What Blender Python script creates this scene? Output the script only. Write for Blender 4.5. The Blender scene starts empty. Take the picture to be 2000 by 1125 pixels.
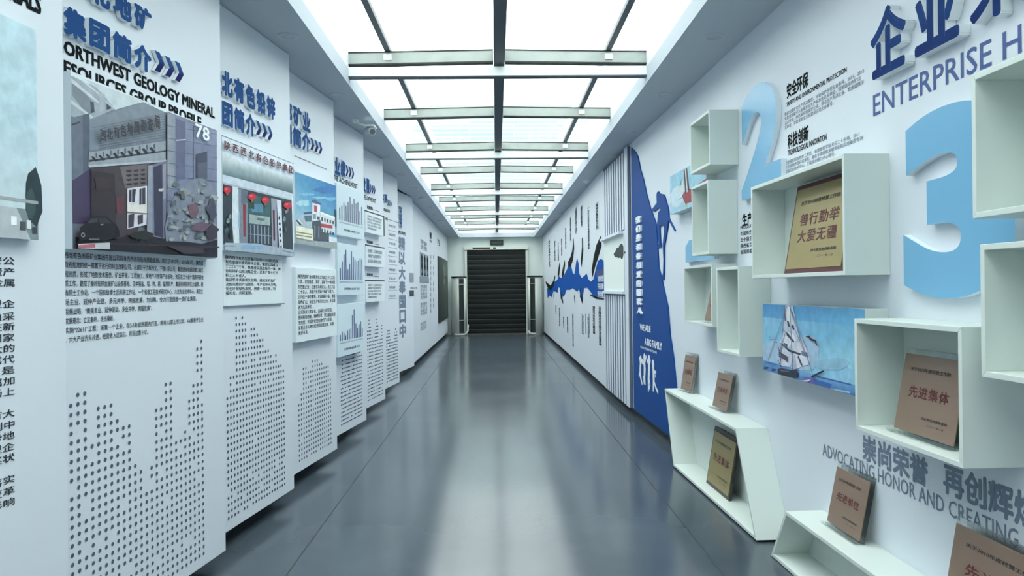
import bpy, bmesh, math, random
from mathutils import Matrix, Vector
random.seed(7)
SC = bpy.context.scene
COL = SC.collection

# ------------------------------------------------------------------ camera, sky, exposure
F_PX, EYE, YAW, PITCH, ROLL = 1444.0, 1.40, 0.021467, 0.0001, 0.0113
cam_data = bpy.data.cameras.new('camera'); cam_data.sensor_width = 36.0
cam_data.lens = F_PX / 2000 * 36.0; cam_data.clip_start = 0.02; cam_data.clip_end = 500
cam = bpy.data.objects.new('camera', cam_data); COL.objects.link(cam)
cam.matrix_world = (Matrix.Translation((0, 0, EYE)) @ Matrix.Rotation(-YAW, 4, 'Z')
                    @ Matrix.Rotation(math.pi / 2 + PITCH, 4, 'X') @ Matrix.Rotation(-ROLL, 4, 'Z'))
SC.camera = cam
SC.view_settings.view_transform = 'Standard'; SC.view_settings.look = 'None'
SC.view_settings.gamma = 1.0; SC.view_settings.use_curve_mapping = False
SC.view_settings.exposure = 0.86
SC.cycles.max_bounces = 12; SC.cycles.diffuse_bounces = 8; SC.cycles.glossy_bounces = 5
SC.cycles.transparent_max_bounces = 12
SC.cycles.sample_clamp_indirect = 8.0
W = bpy.data.worlds.new('overcast_sky'); SC.world = W; W.use_nodes = True
W.node_tree.nodes['Background'].inputs[0].default_value = (0.945, 0.975, 0.975, 1)
W.node_tree.nodes['Background'].inputs[1].default_value = 3.4

def ray(px, py):
    dx, dy = px - 1000.0, py - 562.5
    c, s = math.cos(ROLL), math.sin(ROLL)
    u, v = c * dx - s * dy, s * dx + c * dy
    fw = F_PX * math.cos(PITCH) + v * math.sin(PITCH); dn = v * math.cos(PITCH) - F_PX * math.sin(PITCH)
    return Vector((u * math.cos(YAW) + fw * math.sin(YAW), -u * math.sin(YAW) + fw * math.cos(YAW), -dn))

# ------------------------------------------------------------------ materials
def lin(v):
    v /= 255.0
    return v / 12.92 if v <= 0.04045 else ((v + 0.055) / 1.055) ** 2.4
def C(r, g, b, k=1.0):
    return tuple(min(0.92, lin(x) * k) for x in (r, g, b))
MATS = {}
def mat(name, col=(.8, .8, .8), rough=.5, metal=0.0, spec=.5, noise=0.0, scale=8.0, bump=0.0, coat=0.0, emit=None):
    if name in MATS: return MATS[name]
    m = bpy.data.materials.new(name); m.use_nodes = True; nt = m.node_tree
    b = nt.nodes['Principled BSDF']
    b.inputs['Base Color'].default_value = (*col, 1); b.inputs['Roughness'].default_value = rough
    b.inputs['Metallic'].default_value = metal; b.inputs['Specular IOR Level'].default_value = spec
    b.inputs['Coat Weight'].default_value = coat
    if noise or bump:
        tc = nt.nodes.new('ShaderNodeTexCoord'); n = nt.nodes.new('ShaderNodeTexNoise')
        n.inputs['Scale'].default_value = scale; n.inputs['Detail'].default_value = 4
        nt.links.new(tc.outputs['Object'], n.inputs['Vector'])
        if noise:
            mx = nt.nodes.new('ShaderNodeMix'); mx.data_type = 'RGBA'
            mx.inputs[6].default_value = (*[c * (1 - noise) for c in col], 1)
            mx.inputs[7].default_value = (*[min(.95, c * (1 + noise)) for c in col], 1)
            nt.links.new(n.outputs['Fac'], mx.inputs[0]); nt.links.new(mx.outputs[2], b.inputs['Base Color'])
        if bump:
            bp = nt.nodes.new('ShaderNodeBump'); bp.inputs['Strength'].default_value = bump; bp.inputs['Distance'].default_value = .01
            nt.links.new(n.outputs['Fac'], bp.inputs['Height']); nt.links.new(bp.outputs[0], b.inputs['Normal'])
    if emit:
        b.inputs['Emission Color'].default_value = (*emit[:3], 1); b.inputs['Emission Strength'].default_value = emit[3]
    MATS[name] = m; return m

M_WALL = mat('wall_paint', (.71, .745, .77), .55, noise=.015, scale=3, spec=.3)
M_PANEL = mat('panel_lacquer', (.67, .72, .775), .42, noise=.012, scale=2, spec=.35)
M_CEIL = mat('shaded_ceiling_paint', (.48, .53, .58), .7, noise=.01, scale=3, spec=.2)  # ceiling presumed white; its shade is put into this grey-blue colour
M_BOX = mat('shelf_lacquer', (.62, .685, .65), .38, noise=.01, scale=5, spec=.4)
M_DARK = mat('skirting_black', (.012, .014, .015), .5)
M_BACK = mat('back_wall_paint', (.76, .83, .785), .6, noise=.03, scale=2, spec=.3)
M_STEEL = mat('galvanised_steel', (.33, .37, .345), .5, metal=.35, noise=.18, scale=9)
M_STEELW = mat('painted_white_steel', (.76, .80, .78), .45, noise=.05, scale=8)
M_SPINE = mat('slate_painted_steel', (.045, .065, .085), .45, noise=.08, scale=7)
M_GASKET_SHADE = mat('black_gasket_shade', (.02, .025, .025), .6)
M_INK = mat('black_ink', (.009, .012, .014), .8, spec=.06)
M_TXT = mat('dark_grey_print', (.032, .040, .050), .8, spec=.08)
M_TXT2 = mat('mid_grey_print', (.17, .21, .26), .7, spec=.2)
M_GREYL = mat('slate_lettering', C(112, 126, 145), .6, spec=.3)
M_DOT = mat('grey_dot_print', C(86, 98, 116), .8, spec=.1)
M_EDGE = mat('white_letter_edge', (.80, .84, .86), .35, spec=.4)
M_BLUE = mat('royal_blue_vinyl', (.005, .058, .25), .55, noise=.05, scale=1.5, spec=.15)
M_SPLASH = mat('cobalt_blue_print', (.004, .07, .31), .75, noise=.12, scale=2.5, spec=.06)
M_NUM = mat('sky_blue_acrylic', (.17, .42, .64), .25, noise=.05, scale=4, spec=.5)
M_WHITEP = mat('white_print', (.80, .85, .88), .5)
M_RED = mat('deep_red_print', (.10, .014, .016), .55)
M_BRONZE = mat('rose_bronze_plate', (.265, .18, .135), .42, metal=.25, noise=.06, scale=12)
M_GOLD = mat('pale_gold_plate', (.34, .27, .115), .38, metal=.35, noise=.08, scale=10)
M_MAROON = mat('maroon_leatherette', (.075, .014, .018), .5)
M_FRAMEK = mat('dark_bronze_frame', (.03, .027, .02), .4)
M_CARD = mat('pale_blue_card', (.62, .735, .79), .4, spec=.35)
M_SHEET = mat('white_sheet_board', (.72, .79, .82), .4, spec=.35)
M_NAVY = mat('navy_bar_print', (.045, .075, .22), .6)
M_SLATEBAR = mat('slate_bar_print', (.15, .17, .26), .6)
M_SHUT = mat('charcoal_shutter_slat', (.0055, .0085, .0075), .5, spec=.25, noise=.25, scale=5, bump=.15)
M_AC = mat('ivory_enamel', (.60, .64, .59), .35, noise=.03, scale=3)
M_ACD = mat('dark_green_black_plastic', (.012, .02, .018), .4)
M_SIGN = mat('sign_black_green', (.006, .016, .014), .35)
M_GREENPIC = mat('dark_green_glazing', (.018, .036, .028), .35, spec=.2, noise=.3, scale=1.2)
M_SILVER = mat('silver_frame', (.45, .48, .47), .35, metal=.5)
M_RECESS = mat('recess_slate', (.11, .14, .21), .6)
M_CREAM = mat('cream_niche', (.78, .84, .80), .45)
M_OUTL = mat('hairline_print', (.10, .12, .14), .7)
M_LENS = mat('smoked_lens', (.10, .115, .13), .2)
M_PIPE = mat('white_pipe_wrap', (.55, .58, .54), .6, noise=.1, scale=15)

def mat_print():
    m = bpy.data.materials.new('photo_print'); m.use_nodes = True; nt = m.node_tree
    b = nt.nodes['Principled BSDF']; b.inputs['Roughness'].default_value = .35
    b.inputs['Specular IOR Level'].default_value = .35
    a = nt.nodes.new('ShaderNodeAttribute'); a.attribute_name = 'ink'
    tc = nt.nodes.new('ShaderNodeTexCoord'); n = nt.nodes.new('ShaderNodeTexNoise')
    n.inputs['Scale'].default_value = 22; n.inputs['Detail'].default_value = 6
    mr = nt.nodes.new('ShaderNodeMapRange'); mr.inputs[1].default_value = .3; mr.inputs[2].default_value = .7
    mr.inputs[3].default_value = .86; mr.inputs[4].default_value = 1.12
    mx = nt.nodes.new('ShaderNodeMix'); mx.data_type = 'RGBA'; mx.blend_type = 'MULTIPLY'; mx.inputs[0].default_value = 1
    nt.links.new(tc.outputs['Object'], n.inputs['Vector']); nt.links.new(n.outputs['Fac'], mr.inputs[0])
    nt.links.new(a.outputs['Color'], mx.inputs[6]); nt.links.new(mr.outputs[0], mx.inputs[7])
    nt.links.new(mx.outputs[2], b.inputs['Base Color'])
    return m
M_PRINT = mat_print()

def mat_title():          # printed two-tone blue faces of the raised title characters
    m = bpy.data.materials.new('blue_title_face'); m.use_nodes = True; nt = m.node_tree
    b = nt.nodes['Principled BSDF']; b.inputs['Roughness'].default_value = .6; b.inputs['Specular IOR Level'].default_value = .08
    tc = nt.nodes.new('ShaderNodeTexCoord'); sp = nt.nodes.new('ShaderNodeSeparateXYZ')
    n = nt.nodes.new('ShaderNodeTexNoise'); n.inputs['Scale'].default_value = 5
    ad = nt.nodes.new('ShaderNodeMath'); ad.operation = 'MULTIPLY_ADD'; ad.inputs[1].default_value = .5; ad.inputs[2].default_value = -.25
    ad2 = nt.nodes.new('ShaderNodeMath'); ad2.operation = 'ADD'
    r = nt.nodes.new('ShaderNodeValToRGB'); e = r.color_ramp.elements
    e[0].position = .38; e[0].color = (.003, .009, .10, 1); e[1].position = .72; e[1].color = (.012, .068, .225, 1)
    nt.links.new(tc.outputs['Object'], n.inputs['Vector']); nt.links.new(tc.outputs['Generated'], sp.inputs[0])
    nt.links.new(n.outputs['Fac'], ad.inputs[0]); nt.links.new(sp.outputs['Z'], ad2.inputs[0]); nt.links.new(ad.outputs[0], ad2.inputs[1])
    nt.links.new(ad2.outputs[0], r.inputs[0]); nt.links.new(r.outputs[0], b.inputs['Base Color'])
    return m
M_TITLE = mat_title()

def mat_glass(name, tint, refl):
    m = bpy.data.materials.new(name); m.use_nodes = True; nt = m.node_tree; nt.nodes.clear()
    o = nt.nodes.new('ShaderNodeOutputMaterial'); t = nt.nodes.new('ShaderNodeBsdfTransparent'); t.inputs[0].default_value = (*tint, 1)
    g = nt.nodes.new('ShaderNodeBsdfGlossy'); g.inputs['Roughness'].default_value = .03
    f = nt.nodes.new('ShaderNodeFresnel'); f.inputs[0].default_value = 1.45
    mu = nt.nodes.new('ShaderNodeMath'); mu.operation = 'MULTIPLY'; mu.inputs[1].default_value = refl
    x = nt.nodes.new('ShaderNodeMixShader')
    nt.links.new(f.outputs[0], mu.inputs[0]); nt.links.new(mu.outputs[0], x.inputs[0])
    nt.links.new(t.outputs[0], x.inputs[1]); nt.links.new(g.outputs[0], x.inputs[2]); nt.links.new(x.outputs[0], o.inputs[0])
    return m
M_GLASS = mat_glass('roof_glass', (.95, .985, .975), .4)
M_ACRYL = mat_glass('clear_acrylic', (.94, .97, .955), .8)

def mat_floor():
    m = bpy.data.materials.new('grey_vinyl_floor'); m.use_nodes = True; nt = m.node_tree
    b = nt.nodes['Principled BSDF']; b.inputs['Specular IOR Level'].default_value = .38
    tc = nt.nodes.new('ShaderNodeTexCoord')
    n = nt.nodes.new('ShaderNodeTexNoise'); n.inputs['Scale'].default_value = 1.3; n.inputs['Detail'].default_value = 5
    nt.links.new(tc.outputs['Object'], n.inputs['Vector'])
    r = nt.nodes.new('ShaderNodeValToRGB'); e = r.color_ramp.elements
    e[0].position = .3; e[0].color = (.050, .066, .082, 1); e[1].position = .7; e[1].color = (.070, .089, .108, 1)
    nt.links.new(n.outputs['Fac'], r.inputs[0]); nt.links.new(r.outputs[0], b.inputs['Base Color'])
    n2 = nt.nodes.new('ShaderNodeTexNoise'); n2.inputs['Scale'].default_value = .8; n2.inputs['Detail'].default_value = 3
    nt.links.new(tc.outputs['Object'], n2.inputs['Vector'])
    mr = nt.nodes.new('ShaderNodeMapRange'); mr.inputs[3].default_value = .11; mr.inputs[4].default_value = .22
    nt.links.new(n2.outputs['Fac'], mr.inputs[0]); nt.links.new(mr.outputs[0], b.inputs['Roughness'])
    n3 = nt.nodes.new('ShaderNodeTexNoise'); n3.inputs['Scale'].default_value = 3.2; n3.inputs['Detail'].default_value = 1
    nt.links.new(tc.outputs['Object'], n3.inputs['Vector'])
    bp = nt.nodes.new('ShaderNodeBump'); bp.inputs['Strength'].default_value = .035; bp.inputs['Distance'].default_value = .01
    nt.links.new(n3.outputs['Fac'], bp.inputs['Height']); nt.links.new(bp.outputs[0], b.inputs['Normal'])
    return m
M_FLOOR = mat_floor()

def mat_facade():
    m = bpy.data.materials.new('teal_curtain_wall'); m.use_nodes = True; nt = m.node_tree
    b = nt.nodes['Principled BSDF']; b.inputs['Roughness'].default_value = .4
    tc = nt.nodes.new('ShaderNodeTexCoord'); br = nt.nodes.new('ShaderNodeTexBrick')
    br.inputs['Color1'].default_value = (.19, .27, .28, 1); br.inputs['Color2'].default_value = (.26, .34, .35, 1)
    br.inputs['Mortar'].default_value = (.40, .46, .47, 1); br.inputs['Scale'].default_value = 1
    br.inputs['Mortar Size'].default_value = .07; br.inputs['Brick Width'].default_value = 9.0; br.inputs['Row Height'].default_value = .42
    mp = nt.nodes.new('ShaderNodeMapping'); mp.inputs['Rotation'].default_value = (math.pi / 2, 0, 0)
    nt.links.new(tc.outputs['Object'], mp.inputs[0]); nt.links.new(mp.outputs[0], br.inputs['Vector'])
    nt.links.new(br.outputs['Color'], b.inputs['Base Color'])
    return m
M_FACADE = mat_facade()

# ------------------------------------------------------------------ building helpers
OFF = {}
class Frame:
    """A vertical plane: local x runs in reading direction, local -y points at the viewer, z is up."""
    def __init__(self, ox, oy, ux, uy):
        l = math.hypot(ux, uy); self.o = Vector((ox, oy, 0)); self.u = Vector((ux / l, uy / l, 0))
        self.n = Vector((self.u.y, -self.u.x, 0)); self.ang = math.atan2(self.u.y, self.u.x)
    def px(self, x, y, d=0.0):
        r = ray(x, y); e = Vector((0, 0, EYE)); p0 = self.o + self.n * d
        t = (p0 - e).dot(self.n) / r.dot(self.n); p = e + r * t
        return ((p - self.o).dot(self.u), p.z)
    def rect(self, tl, tr, bl, br, d=0.0):
        a, b, c, e = (self.px(*q, d) for q in (tl, tr, bl, br))
        return ((a[0] + c[0]) / 2, (b[0] + e[0]) / 2, (c[1] + e[1]) / 2, (a[1] + b[1]) / 2)
    def world(self, s, y, z):
        return self.o + self.u * s - self.n * y + Vector((0, 0, z))
WORLD = Frame(0, 0, 1, 0)

def props(o, label=None, cat=None, group=None, kind=None):
    for k, v in (('label', label), ('category', cat), ('group', group), ('kind', kind)):
        if v: o[k] = v
    return o
def thing(name, label, cat, fr=WORLD, s=0, y=0, z=0, group=None, kind=None):
    o = bpy.data.objects.new(name, None); o.empty_display_size = .1; COL.objects.link(o)
    o.location = fr.world(s, y, z); o.rotation_euler = (0, 0, fr.ang); OFF[o.name] = Vector((-s, -y, -z))
    return props(o, label, cat, group, kind)
def link(name, me, parent=None, fr=None):
    o = bpy.data.objects.new(name, me); COL.objects.link(o)
    if parent is not None:
        o.parent = parent
        if parent.type == 'EMPTY': o.location = OFF.get(parent.name, Vector())
    elif fr is not None:
        o.location = fr.o; o.rotation_euler = (0, 0, fr.ang)
    return o
def recentre(o):
    """Put a one-mesh thing's origin at the middle of its base."""
    me = o.data; xs = [v.co for v in me.vertices]
    c = Vector(((min(v.x for v in xs) + max(v.x for v in xs)) / 2, (min(v.y for v in xs) + max(v.y for v in xs)) / 2, min(v.z for v in xs)))
    me.transform(Matrix.Translation(-c)); o.location = o.location + Matrix.Rotation(o.rotation_euler.z, 3, 'Z') @ c
    return o

class MB:
    def __init__(self): self.v = []; self.f = []; self.m = []; self.c = []
    def face(self, pts, m=0, col=None):
        i = len(self.v); self.v += [tuple(p) for p in pts]; self.f.append(tuple(range(i, i + len(pts)))); self.m.append(m)
        if col is not None and not isinstance(col[0], (tuple, list)): col = [col] * len(pts)
        self.c.append(col)
    def solid(self, vs, fs, m=0):
        i = len(self.v); self.v += [tuple(p) for p in vs]
        for k, f in enumerate(fs):
            self.f.append(tuple(i + a for a in f)); self.m.append(m[k] if isinstance(m, (list, tuple)) else m); self.c.append(None)
    def box(self, x0, x1, y0, y1, z0, z1, m=0):
        x0, x1 = sorted((x0, x1)); y0, y1 = sorted((y0, y1)); z0, z1 = sorted((z0, z1))
        vs = [(x, y, z) for z in (z0, z1) for y in (y0, y1) for x in (x0, x1)]
        self.solid(vs, [(0, 2, 3, 1), (4, 5, 7, 6), (0, 1, 5, 4), (2, 6, 7, 3), (0, 4, 6, 2), (1, 3, 7, 5)], m)
    def prism(self, poly, a, b, axis='y', m=0, mside=None):
        """poly of 2D points extruded along axis between a and b."""
        n = len(poly)
        P = {'y': lambda p, t: (p[0], t, p[1]), 'z': lambda p, t: (p[0], p[1], t), 'x': lambda p, t: (t, p[0], p[1])}[axis]
        vs = [P(p, a) for p in poly] + [P(p, b) for p in poly]
        ms = m if mside is None else mside
        fs = [tuple(range(n)), tuple(range(2 * n - 1, n - 1, -1))] + [(i, i + n, (i + 1) % n + n, (i + 1) % n) for i in range(n)]
        self.solid(vs, fs, [m, m] + [ms] * n)
    def cyl(self, p, q, r0, r1=None, n=16, m=0, a0=0.0):
        r1 = r0 if r1 is None else r1; p = Vector(p); q = Vector(q); d = (q - p).normalized()
        a = d.orthogonal().normalized() if abs(d.z) < .99 else Vector((1, 0, 0)); b = d.cross(a)
        vs = []
        for c, r in ((p, r0), (q, r1)):
            vs += [c + (a * math.cos(a0 + 2 * math.pi * k / n) + b * math.sin(a0 + 2 * math.pi * k / n)) * r for k in range(n)]
        fs = [tuple(range(n - 1, -1, -1)), tuple(range(n, 2 * n))] + [(k, (k + 1) % n, (k + 1) % n + n, k + n) for k in range(n)]
        self.solid(vs, fs, m)
    def disc(self, s, y, z, r, n=8, m=0):
        self.face([(s + r * math.cos(2 * math.pi * k / n), y, z + r * math.sin(2 * math.pi * k / n)) for k in range(n)], m)
    def stroke(self, pts, w, y, m=0, thick=0.0):
        """A flat ribbon along pts (s, z, [width factor]) in the plane at depth y."""
        L, R = [], []
        for i, p in enumerate(pts):
            a = pts[max(0, i - 1)]; b = pts[min(len(pts) - 1, i + 1)]
            d = Vector((b[0] - a[0], b[1] - a[1])); d = d.normalized() if d.length else Vector((1, 0))
            k = (p[2] if len(p) > 2 else 1.0) * w / 2
            L.append((p[0] - d.y * k, p[1] + d.x * k)); R.append((p[0] + d.y * k, p[1] - d.x * k))
        for i in range(len(pts) - 1):
            q = [L[i], R[i], R[i + 1], L[i + 1]]
            if thick: self.prism(q, y, y - thick, 'y', m)
            else: self.face([(a[0], y, a[1]) for a in q], m)
    def build(self, name, mats, parent=None, fr=None, bevel=0.0, smooth=False):
        me = bpy.data.meshes.new(name); me.from_pydata(self.v, [], self.f)
        mats = mats if isinstance(mats, (list, tuple)) else [mats]
        for mm in mats: me.materials.append(mm)
        me.polygons.foreach_set('material_index', self.m)
        if any(c is not None for c in self.c):
            at = me.color_attributes.new('ink', 'FLOAT_COLOR', 'CORNER')
            for p, c in zip(me.polygons, self.c):
                for k, li in enumerate(p.loop_indices):
                    at.data[li].color = (*(c[k] if c else (.5, .5, .5)), 1)
        else:
            bm = bmesh.new(); bm.from_mesh(me); bmesh.ops.recalc_face_normals(bm, faces=bm.faces); bm.to_mesh(me); bm.free()
        if smooth:
            for p in me.polygons: p.use_smooth = len(p.vertices) == 4
        me.update(); o = link(name, me, parent, fr)
        if bevel:
            b = o.modifiers.new('bevel', 'BEVEL'); b.width = bevel; b.segments = 2; b.limit_method = 'ANGLE'; b.angle_limit = .6
        return o

def text_raw(body, bold=0.0, extrude=0.0, spacing=1.0, line=1.0, res=3, align='LEFT', smooth=False):
    """Plain glyph mesh; heavier weights are several copies of the glyphs shifted by the stroke weight."""
    cu = bpy.data.curves.new('t', 'FONT'); cu.body = body; cu.extrude = extrude
    if smooth: cu.offset = bold; bold = 0
    cu.resolution_u = res; cu.space_character = spacing; cu.space_line = line; cu.align_x = align
    o = bpy.data.objects.new('t', cu); COL.objects.link(o)
    dg = bpy.context.evaluated_depsgraph_get(); dg.update()
    me = bpy.data.meshes.new_from_object(o.evaluated_get(dg))
    bpy.data.objects.remove(o); bpy.data.curves.remove(cu); me.materials.clear()
    if bold:
        if len(body) > 60: sh = [(-bold, 0), (bold, 0)]
        elif extrude or len(body) < 8: sh = [(bold * math.cos(k * math.pi / 4), bold * math.sin(k * math.pi / 4)) for k in range(8)]
        else: sh = [(bold * a, bold * b) for a, b in ((-1, -.7), (1, -.7), (-1, .7), (1, .7))]
        vs = [v.co.copy() for v in me.vertices]; fs = [tuple(p.vertices) for p in me.polygons]; n = len(vs)
        V = [(v.x + a, v.y + b, v.z + (1e-4 if extrude == 0 else 1e-3) * k) for k, (a, b) in enumerate(sh) for v in vs]
        F = [tuple(i + n * k for i in f) for k in range(len(sh)) for f in fs]
        me.clear_geometry(); me.from_pydata(V, [], F); me.update()
    return me
def ext(me):
    xs = [v.co.x for v in me.vertices]; ys = [v.co.y for v in me.vertices]
    return min(xs), max(xs), min(ys), max(ys)
def text(name, body, rect, mats, parent=None, fr=None, y=-.0015, bold=0.0, depth=0.0, res=2, ref=None, anchor='L', spacing=1.0, line=1.0, align='LEFT', smooth=False):
    """Lettering fitted into rect (s0, s1, z0, z1); ref: the stretch of body that fills the rect; depth: how far raised letters stand out."""
    me = text_raw(body, bold, .5 if depth else 0.0, spacing, line, res, align, smooth)
    x0, x1, y0, y1 = ext(me); s0, s1, z0, z1 = rect
    w = x1 - x0
    if ref:
        rm = text_raw(ref, bold, 0, spacing, line, 1, align); e = ext(rm); w = e[1] - e[0]; bpy.data.meshes.remove(rm)
    kx = (s1 - s0) / w; kz = (z1 - z0) / (y1 - y0)
    ox = s0 - x0 * kx if anchor == 'L' else s1 - x1 * kx
    for v in me.vertices:
        a, b, c = v.co
        v.co = (ox + a * kx, y - (c + .5) * depth if depth else y - c * .1, z0 + (b - y0) * kz)
    mats = mats if isinstance(mats, (list, tuple)) else [mats]
    for m in mats: me.materials.append(m)
    if len(mats) > 1:
        for p in me.polygons: p.material_index = 0 if p.normal.y < -.5 else 1
    for p in me.polygons: p.use_smooth = False
    me.name = name; me.update()
    return link(name, me, parent, fr)

def art(name, rect, y, shapes, parent, step=.0004):
    """A printed picture: flat polygons of ink in unit coordinates laid over each other on one sheet."""
    s0, s1, z0, z1 = rect; mb = MB()
    for i, (col, pts) in enumerate(shapes):
        mb.face([(s0 + (s1 - s0) * u, y - step * (i + 1) * .35, z0 + (z1 - z0) * v) for u, v in pts], 0, col)
    return mb.build(name, M_PRINT, parent)
def drawn(name, fr, d, rect, org, shapes, parent, k=1.0):
    """A printed picture whose shapes are traced on the picture's own plane (org: x, y, scale of the tracing)."""
    s0, s1, z0, z1 = rect; mb = MB(); ox, oy, sc = org
    for i, (col, pts) in enumerate(shapes):
        q = [fr.px(ox + a / sc, oy + b / sc, d) for a, b in pts]
        cc = col if isinstance(col[0], tuple) else [col] * len(pts)
        mb.face([(min(max(a, s0), s1), -d - .00012 * (i + 1), min(max(b, z0), z1)) for a, b in q], 0, [tuple(x * k for x in c) for c in cc])
    return mb.build(name, M_PRINT, parent)
def Q(u0, v0, u1, v1): return [(u0, v0), (u1, v0), (u1, v1), (u0, v1)]
def K(r, g, b): return C(r, g, b, 1.12)
def blob(cx, cy, rx, ry, n=14, j=.12, seed=1):
    rr = random.Random(seed)
    return [(cx + rx * math.cos(2 * math.pi * k / n) * (1 + rr.uniform(-j, j)), cy + ry * math.sin(2 * math.pi * k / n) * (1 + rr.uniform(-j, j))) for k in range(n)]
ORD = ['first', 'second', 'third', 'fourth', 'fifth', 'sixth', 'seventh', 'eighth', 'ninth', 'tenth', 'eleventh', 'twelfth', 'thirteenth', 'fourteenth', 'fifteenth', 'sixteenth']

# ------------------------------------------------------------------ the setting
YB, YN = 22.6, -3.2             # shutter wall and the end of the corridor behind the photographer
CEIL, SKYL, SKYR, SKYE = 2.95, -1.095, 1.163, 22.35
GLASS = 3.30
def wr(y): return max(1.70 - .0277 * y, 1.45)

mb = MB(); mb.box(-1.75, 1.95, YN, YB + .1, -.1, 0); props(mb.build('floor', M_FLOOR), kind='structure')
for i, (xa, xb) in enumerate([(-1.035, -1.085), (1.085, 1.085)]):
    mb = MB(); mb.solid([(xa - .004, YN, .0006), (xa + .004, YN, .0006), (xb + .004, YB, .0006), (xb - .004, YB, .0006)], [(0, 1, 2, 3)])
    props(mb.build('trim_%d' % (i + 1), mat('floor_seam', (.02, .026, .032), .6)), kind='structure')
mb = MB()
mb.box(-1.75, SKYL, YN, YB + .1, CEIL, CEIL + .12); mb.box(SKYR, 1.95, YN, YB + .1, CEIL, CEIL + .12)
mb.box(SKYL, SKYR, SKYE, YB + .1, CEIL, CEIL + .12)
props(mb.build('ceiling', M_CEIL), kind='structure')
mb = MB()                        # the white light well under the glass
mb.box(SKYL - .08, SKYL, YN, SKYE + .08, CEIL + .12, GLASS - .01); mb.box(SKYR, SKYR + .08, YN, SKYE + .08, CEIL + .12, GLASS - .01)
mb.box(SKYL, SKYR, SKYE, SKYE + .08, CEIL + .12, GLASS - .01)
props(mb.build('trim_3', M_WALL), kind='structure')
mb = MB(); mb.box(-1.75, -1.60, YN, YB, 0, CEIL); props(mb.build('wall_left', M_WALL), kind='structure')
mb = MB(); mb.prism([(-1.6, YN), (-1.56, YN), (-1.56, YB), (-1.6, YB)], 0, .10, 'z'); props(mb.build('baseboard_left', M_DARK), kind='structure')
ys = [YN, 9.025, YB]
mb = MB(); mb.prism([(wr(y), y) for y in ys] + [(1.95, YB), (1.95, YN)], .08, CEIL, 'z')
props(mb.build('wall_right', M_PANEL), kind='structure')
mb = MB(); mb.prism([(wr(y) + .04, y) for y in ys] + [(1.95, YB), (1.95, YN)], 0, .08, 'z'); props(mb.build('baseboard_right', M_DARK), kind='structure')
mb = MB(); mb.box(-1.75, 1.95, YB, YB + .1, 0, CEIL); props(mb.build('wall_back', M_BACK), kind='structure')
mb = MB(); mb.box(-1.75, 1.95, YN - .1, YN, -.1, 3.4); props(mb.build('wall_front', M_WALL), kind='structure')

# glazed roof
win = thing('window_1', None, None, WORLD, .034, 9, GLASS); props(win, kind='structure')
XM = .043
beams_y = [5.63 + 1.77 * k for k in range(-4, 10)]
edges = [YN] + beams_y + [SKYE + .08]
for a, b in zip(edges[:-1], edges[1:]):
    for xa, xb, za, zb in ((SKYL - .08, XM, 0, .03), (XM, SKYR + .08, .03, 0)):
        mb = MB(); vs = [(xa, a + .006, GLASS + za), (xb, a + .006, GLASS + zb), (xb, b - .006, GLASS + zb), (xa, b - .006, GLASS + za)]
        vs += [(p[0], p[1], p[2] + .012) for p in vs]
        mb.solid(vs, [(0, 3, 2, 1), (4, 5, 6, 7), (0, 1, 5, 4), (1, 2, 6, 5), (2, 3, 7, 6), (3, 0, 4, 7)])
        mb.build('glass_pane', M_GLASS, win)
nb = len(beams_y)
for k, y in enumerate(beams_y):
    o_ = ORD[nb - 1 - k]
    t = thing('roof_beam', '%s grey steel cross beam under the glass roof, counted from the shutter end' % o_, 'beam', WORLD, .034, y, 3.10, 'steel cross beams under the glass roof')
    for xa, xb, ra, rb in ((SKYL, XM - .045, 0, .018), (XM + .045, SKYR, .018, 0)):
        mb = MB()
        mb.prism([(xa, 3.105 + ra), (xb, 3.105 + rb), (xb, 3.185 + rb), (xa, 3.185 + ra)], y - .025, y + .025, 'y', 0)
        mb.build('web', M_STEEL, t)
        mb = MB()
        mb.prism([(xa, 3.094 + ra), (xb, 3.094 + rb), (xb, 3.104 + rb), (xa, 3.104 + ra)], y - .032, y + .032, 'y', 0)
        mb.prism([(xa, 3.186 + ra), (xb, 3.186 + rb), (xb, 3.194 + rb), (xa, 3.194 + ra)], y - .03, y + .03, 'y', 0)
        mb.build('flange', M_GASKET_SHADE, t)  # upper strip is gasket; underside shade is put into the lower flange's black
    for xp in (-.80, .875):
        mb = MB(); mb.box(xp - .03, xp + .03, y - .034, y - .0255, 3.13, 3.175); mb.build('clip', M_STEELW, t)
    if k % 2 == 0:
        mb = MB(); mb.box(SKYL, SKYR, y - .03, y + .03, 3.012, 3.08)
        tb = thing('tie_beam', 'white painted steel tie slung below the %s cross beam from the shutter end' % o_, 'beam', WORLD, .034, y, 3.0, 'white ties below alternate cross beams')
        mb.build('tube', M_STEELW, tb)
        mb = MB(); mb.box(SKYL, SKYR, y - .034, y + .034, 3.002, 3.011); mb.build('edge_strip', M_SPINE, tb)
mb = MB(); mb.box(XM - .042, XM + .042, YN, SKYE - .02, 3.095, 3.20)
props(recentre(mb.build('ridge_beam', M_SPINE, None, WORLD, .004)), 'dark slate ridge beam running along the middle of the glass roof', 'beam')
for xp, nm in ((-.80, 'picture panels'), (.875, 'award boxes')):
    mb = MB(); mb.box(xp - .022, xp + .022, YN, SKYE - .02, 3.198, 3.235); mb.box(xp - .016, xp + .016, YN, SKYE - .02, 3.236, 3.262, 1)
    props(recentre(mb.build('roof_purlin', [M_SPINE, M_STEELW], None, WORLD, .003)), 'thin dark purlin along the glass roof on the side of the %s' % nm, 'beam', 'purlins under the glass roof')
mb = MB(); mb.box(-26, 30, 75, 90, 0, 20.0)
props(recentre(mb.build('office_building', M_FACADE)), 'pale teal office block with banded windows seen through the glass roof', 'building')

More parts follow.
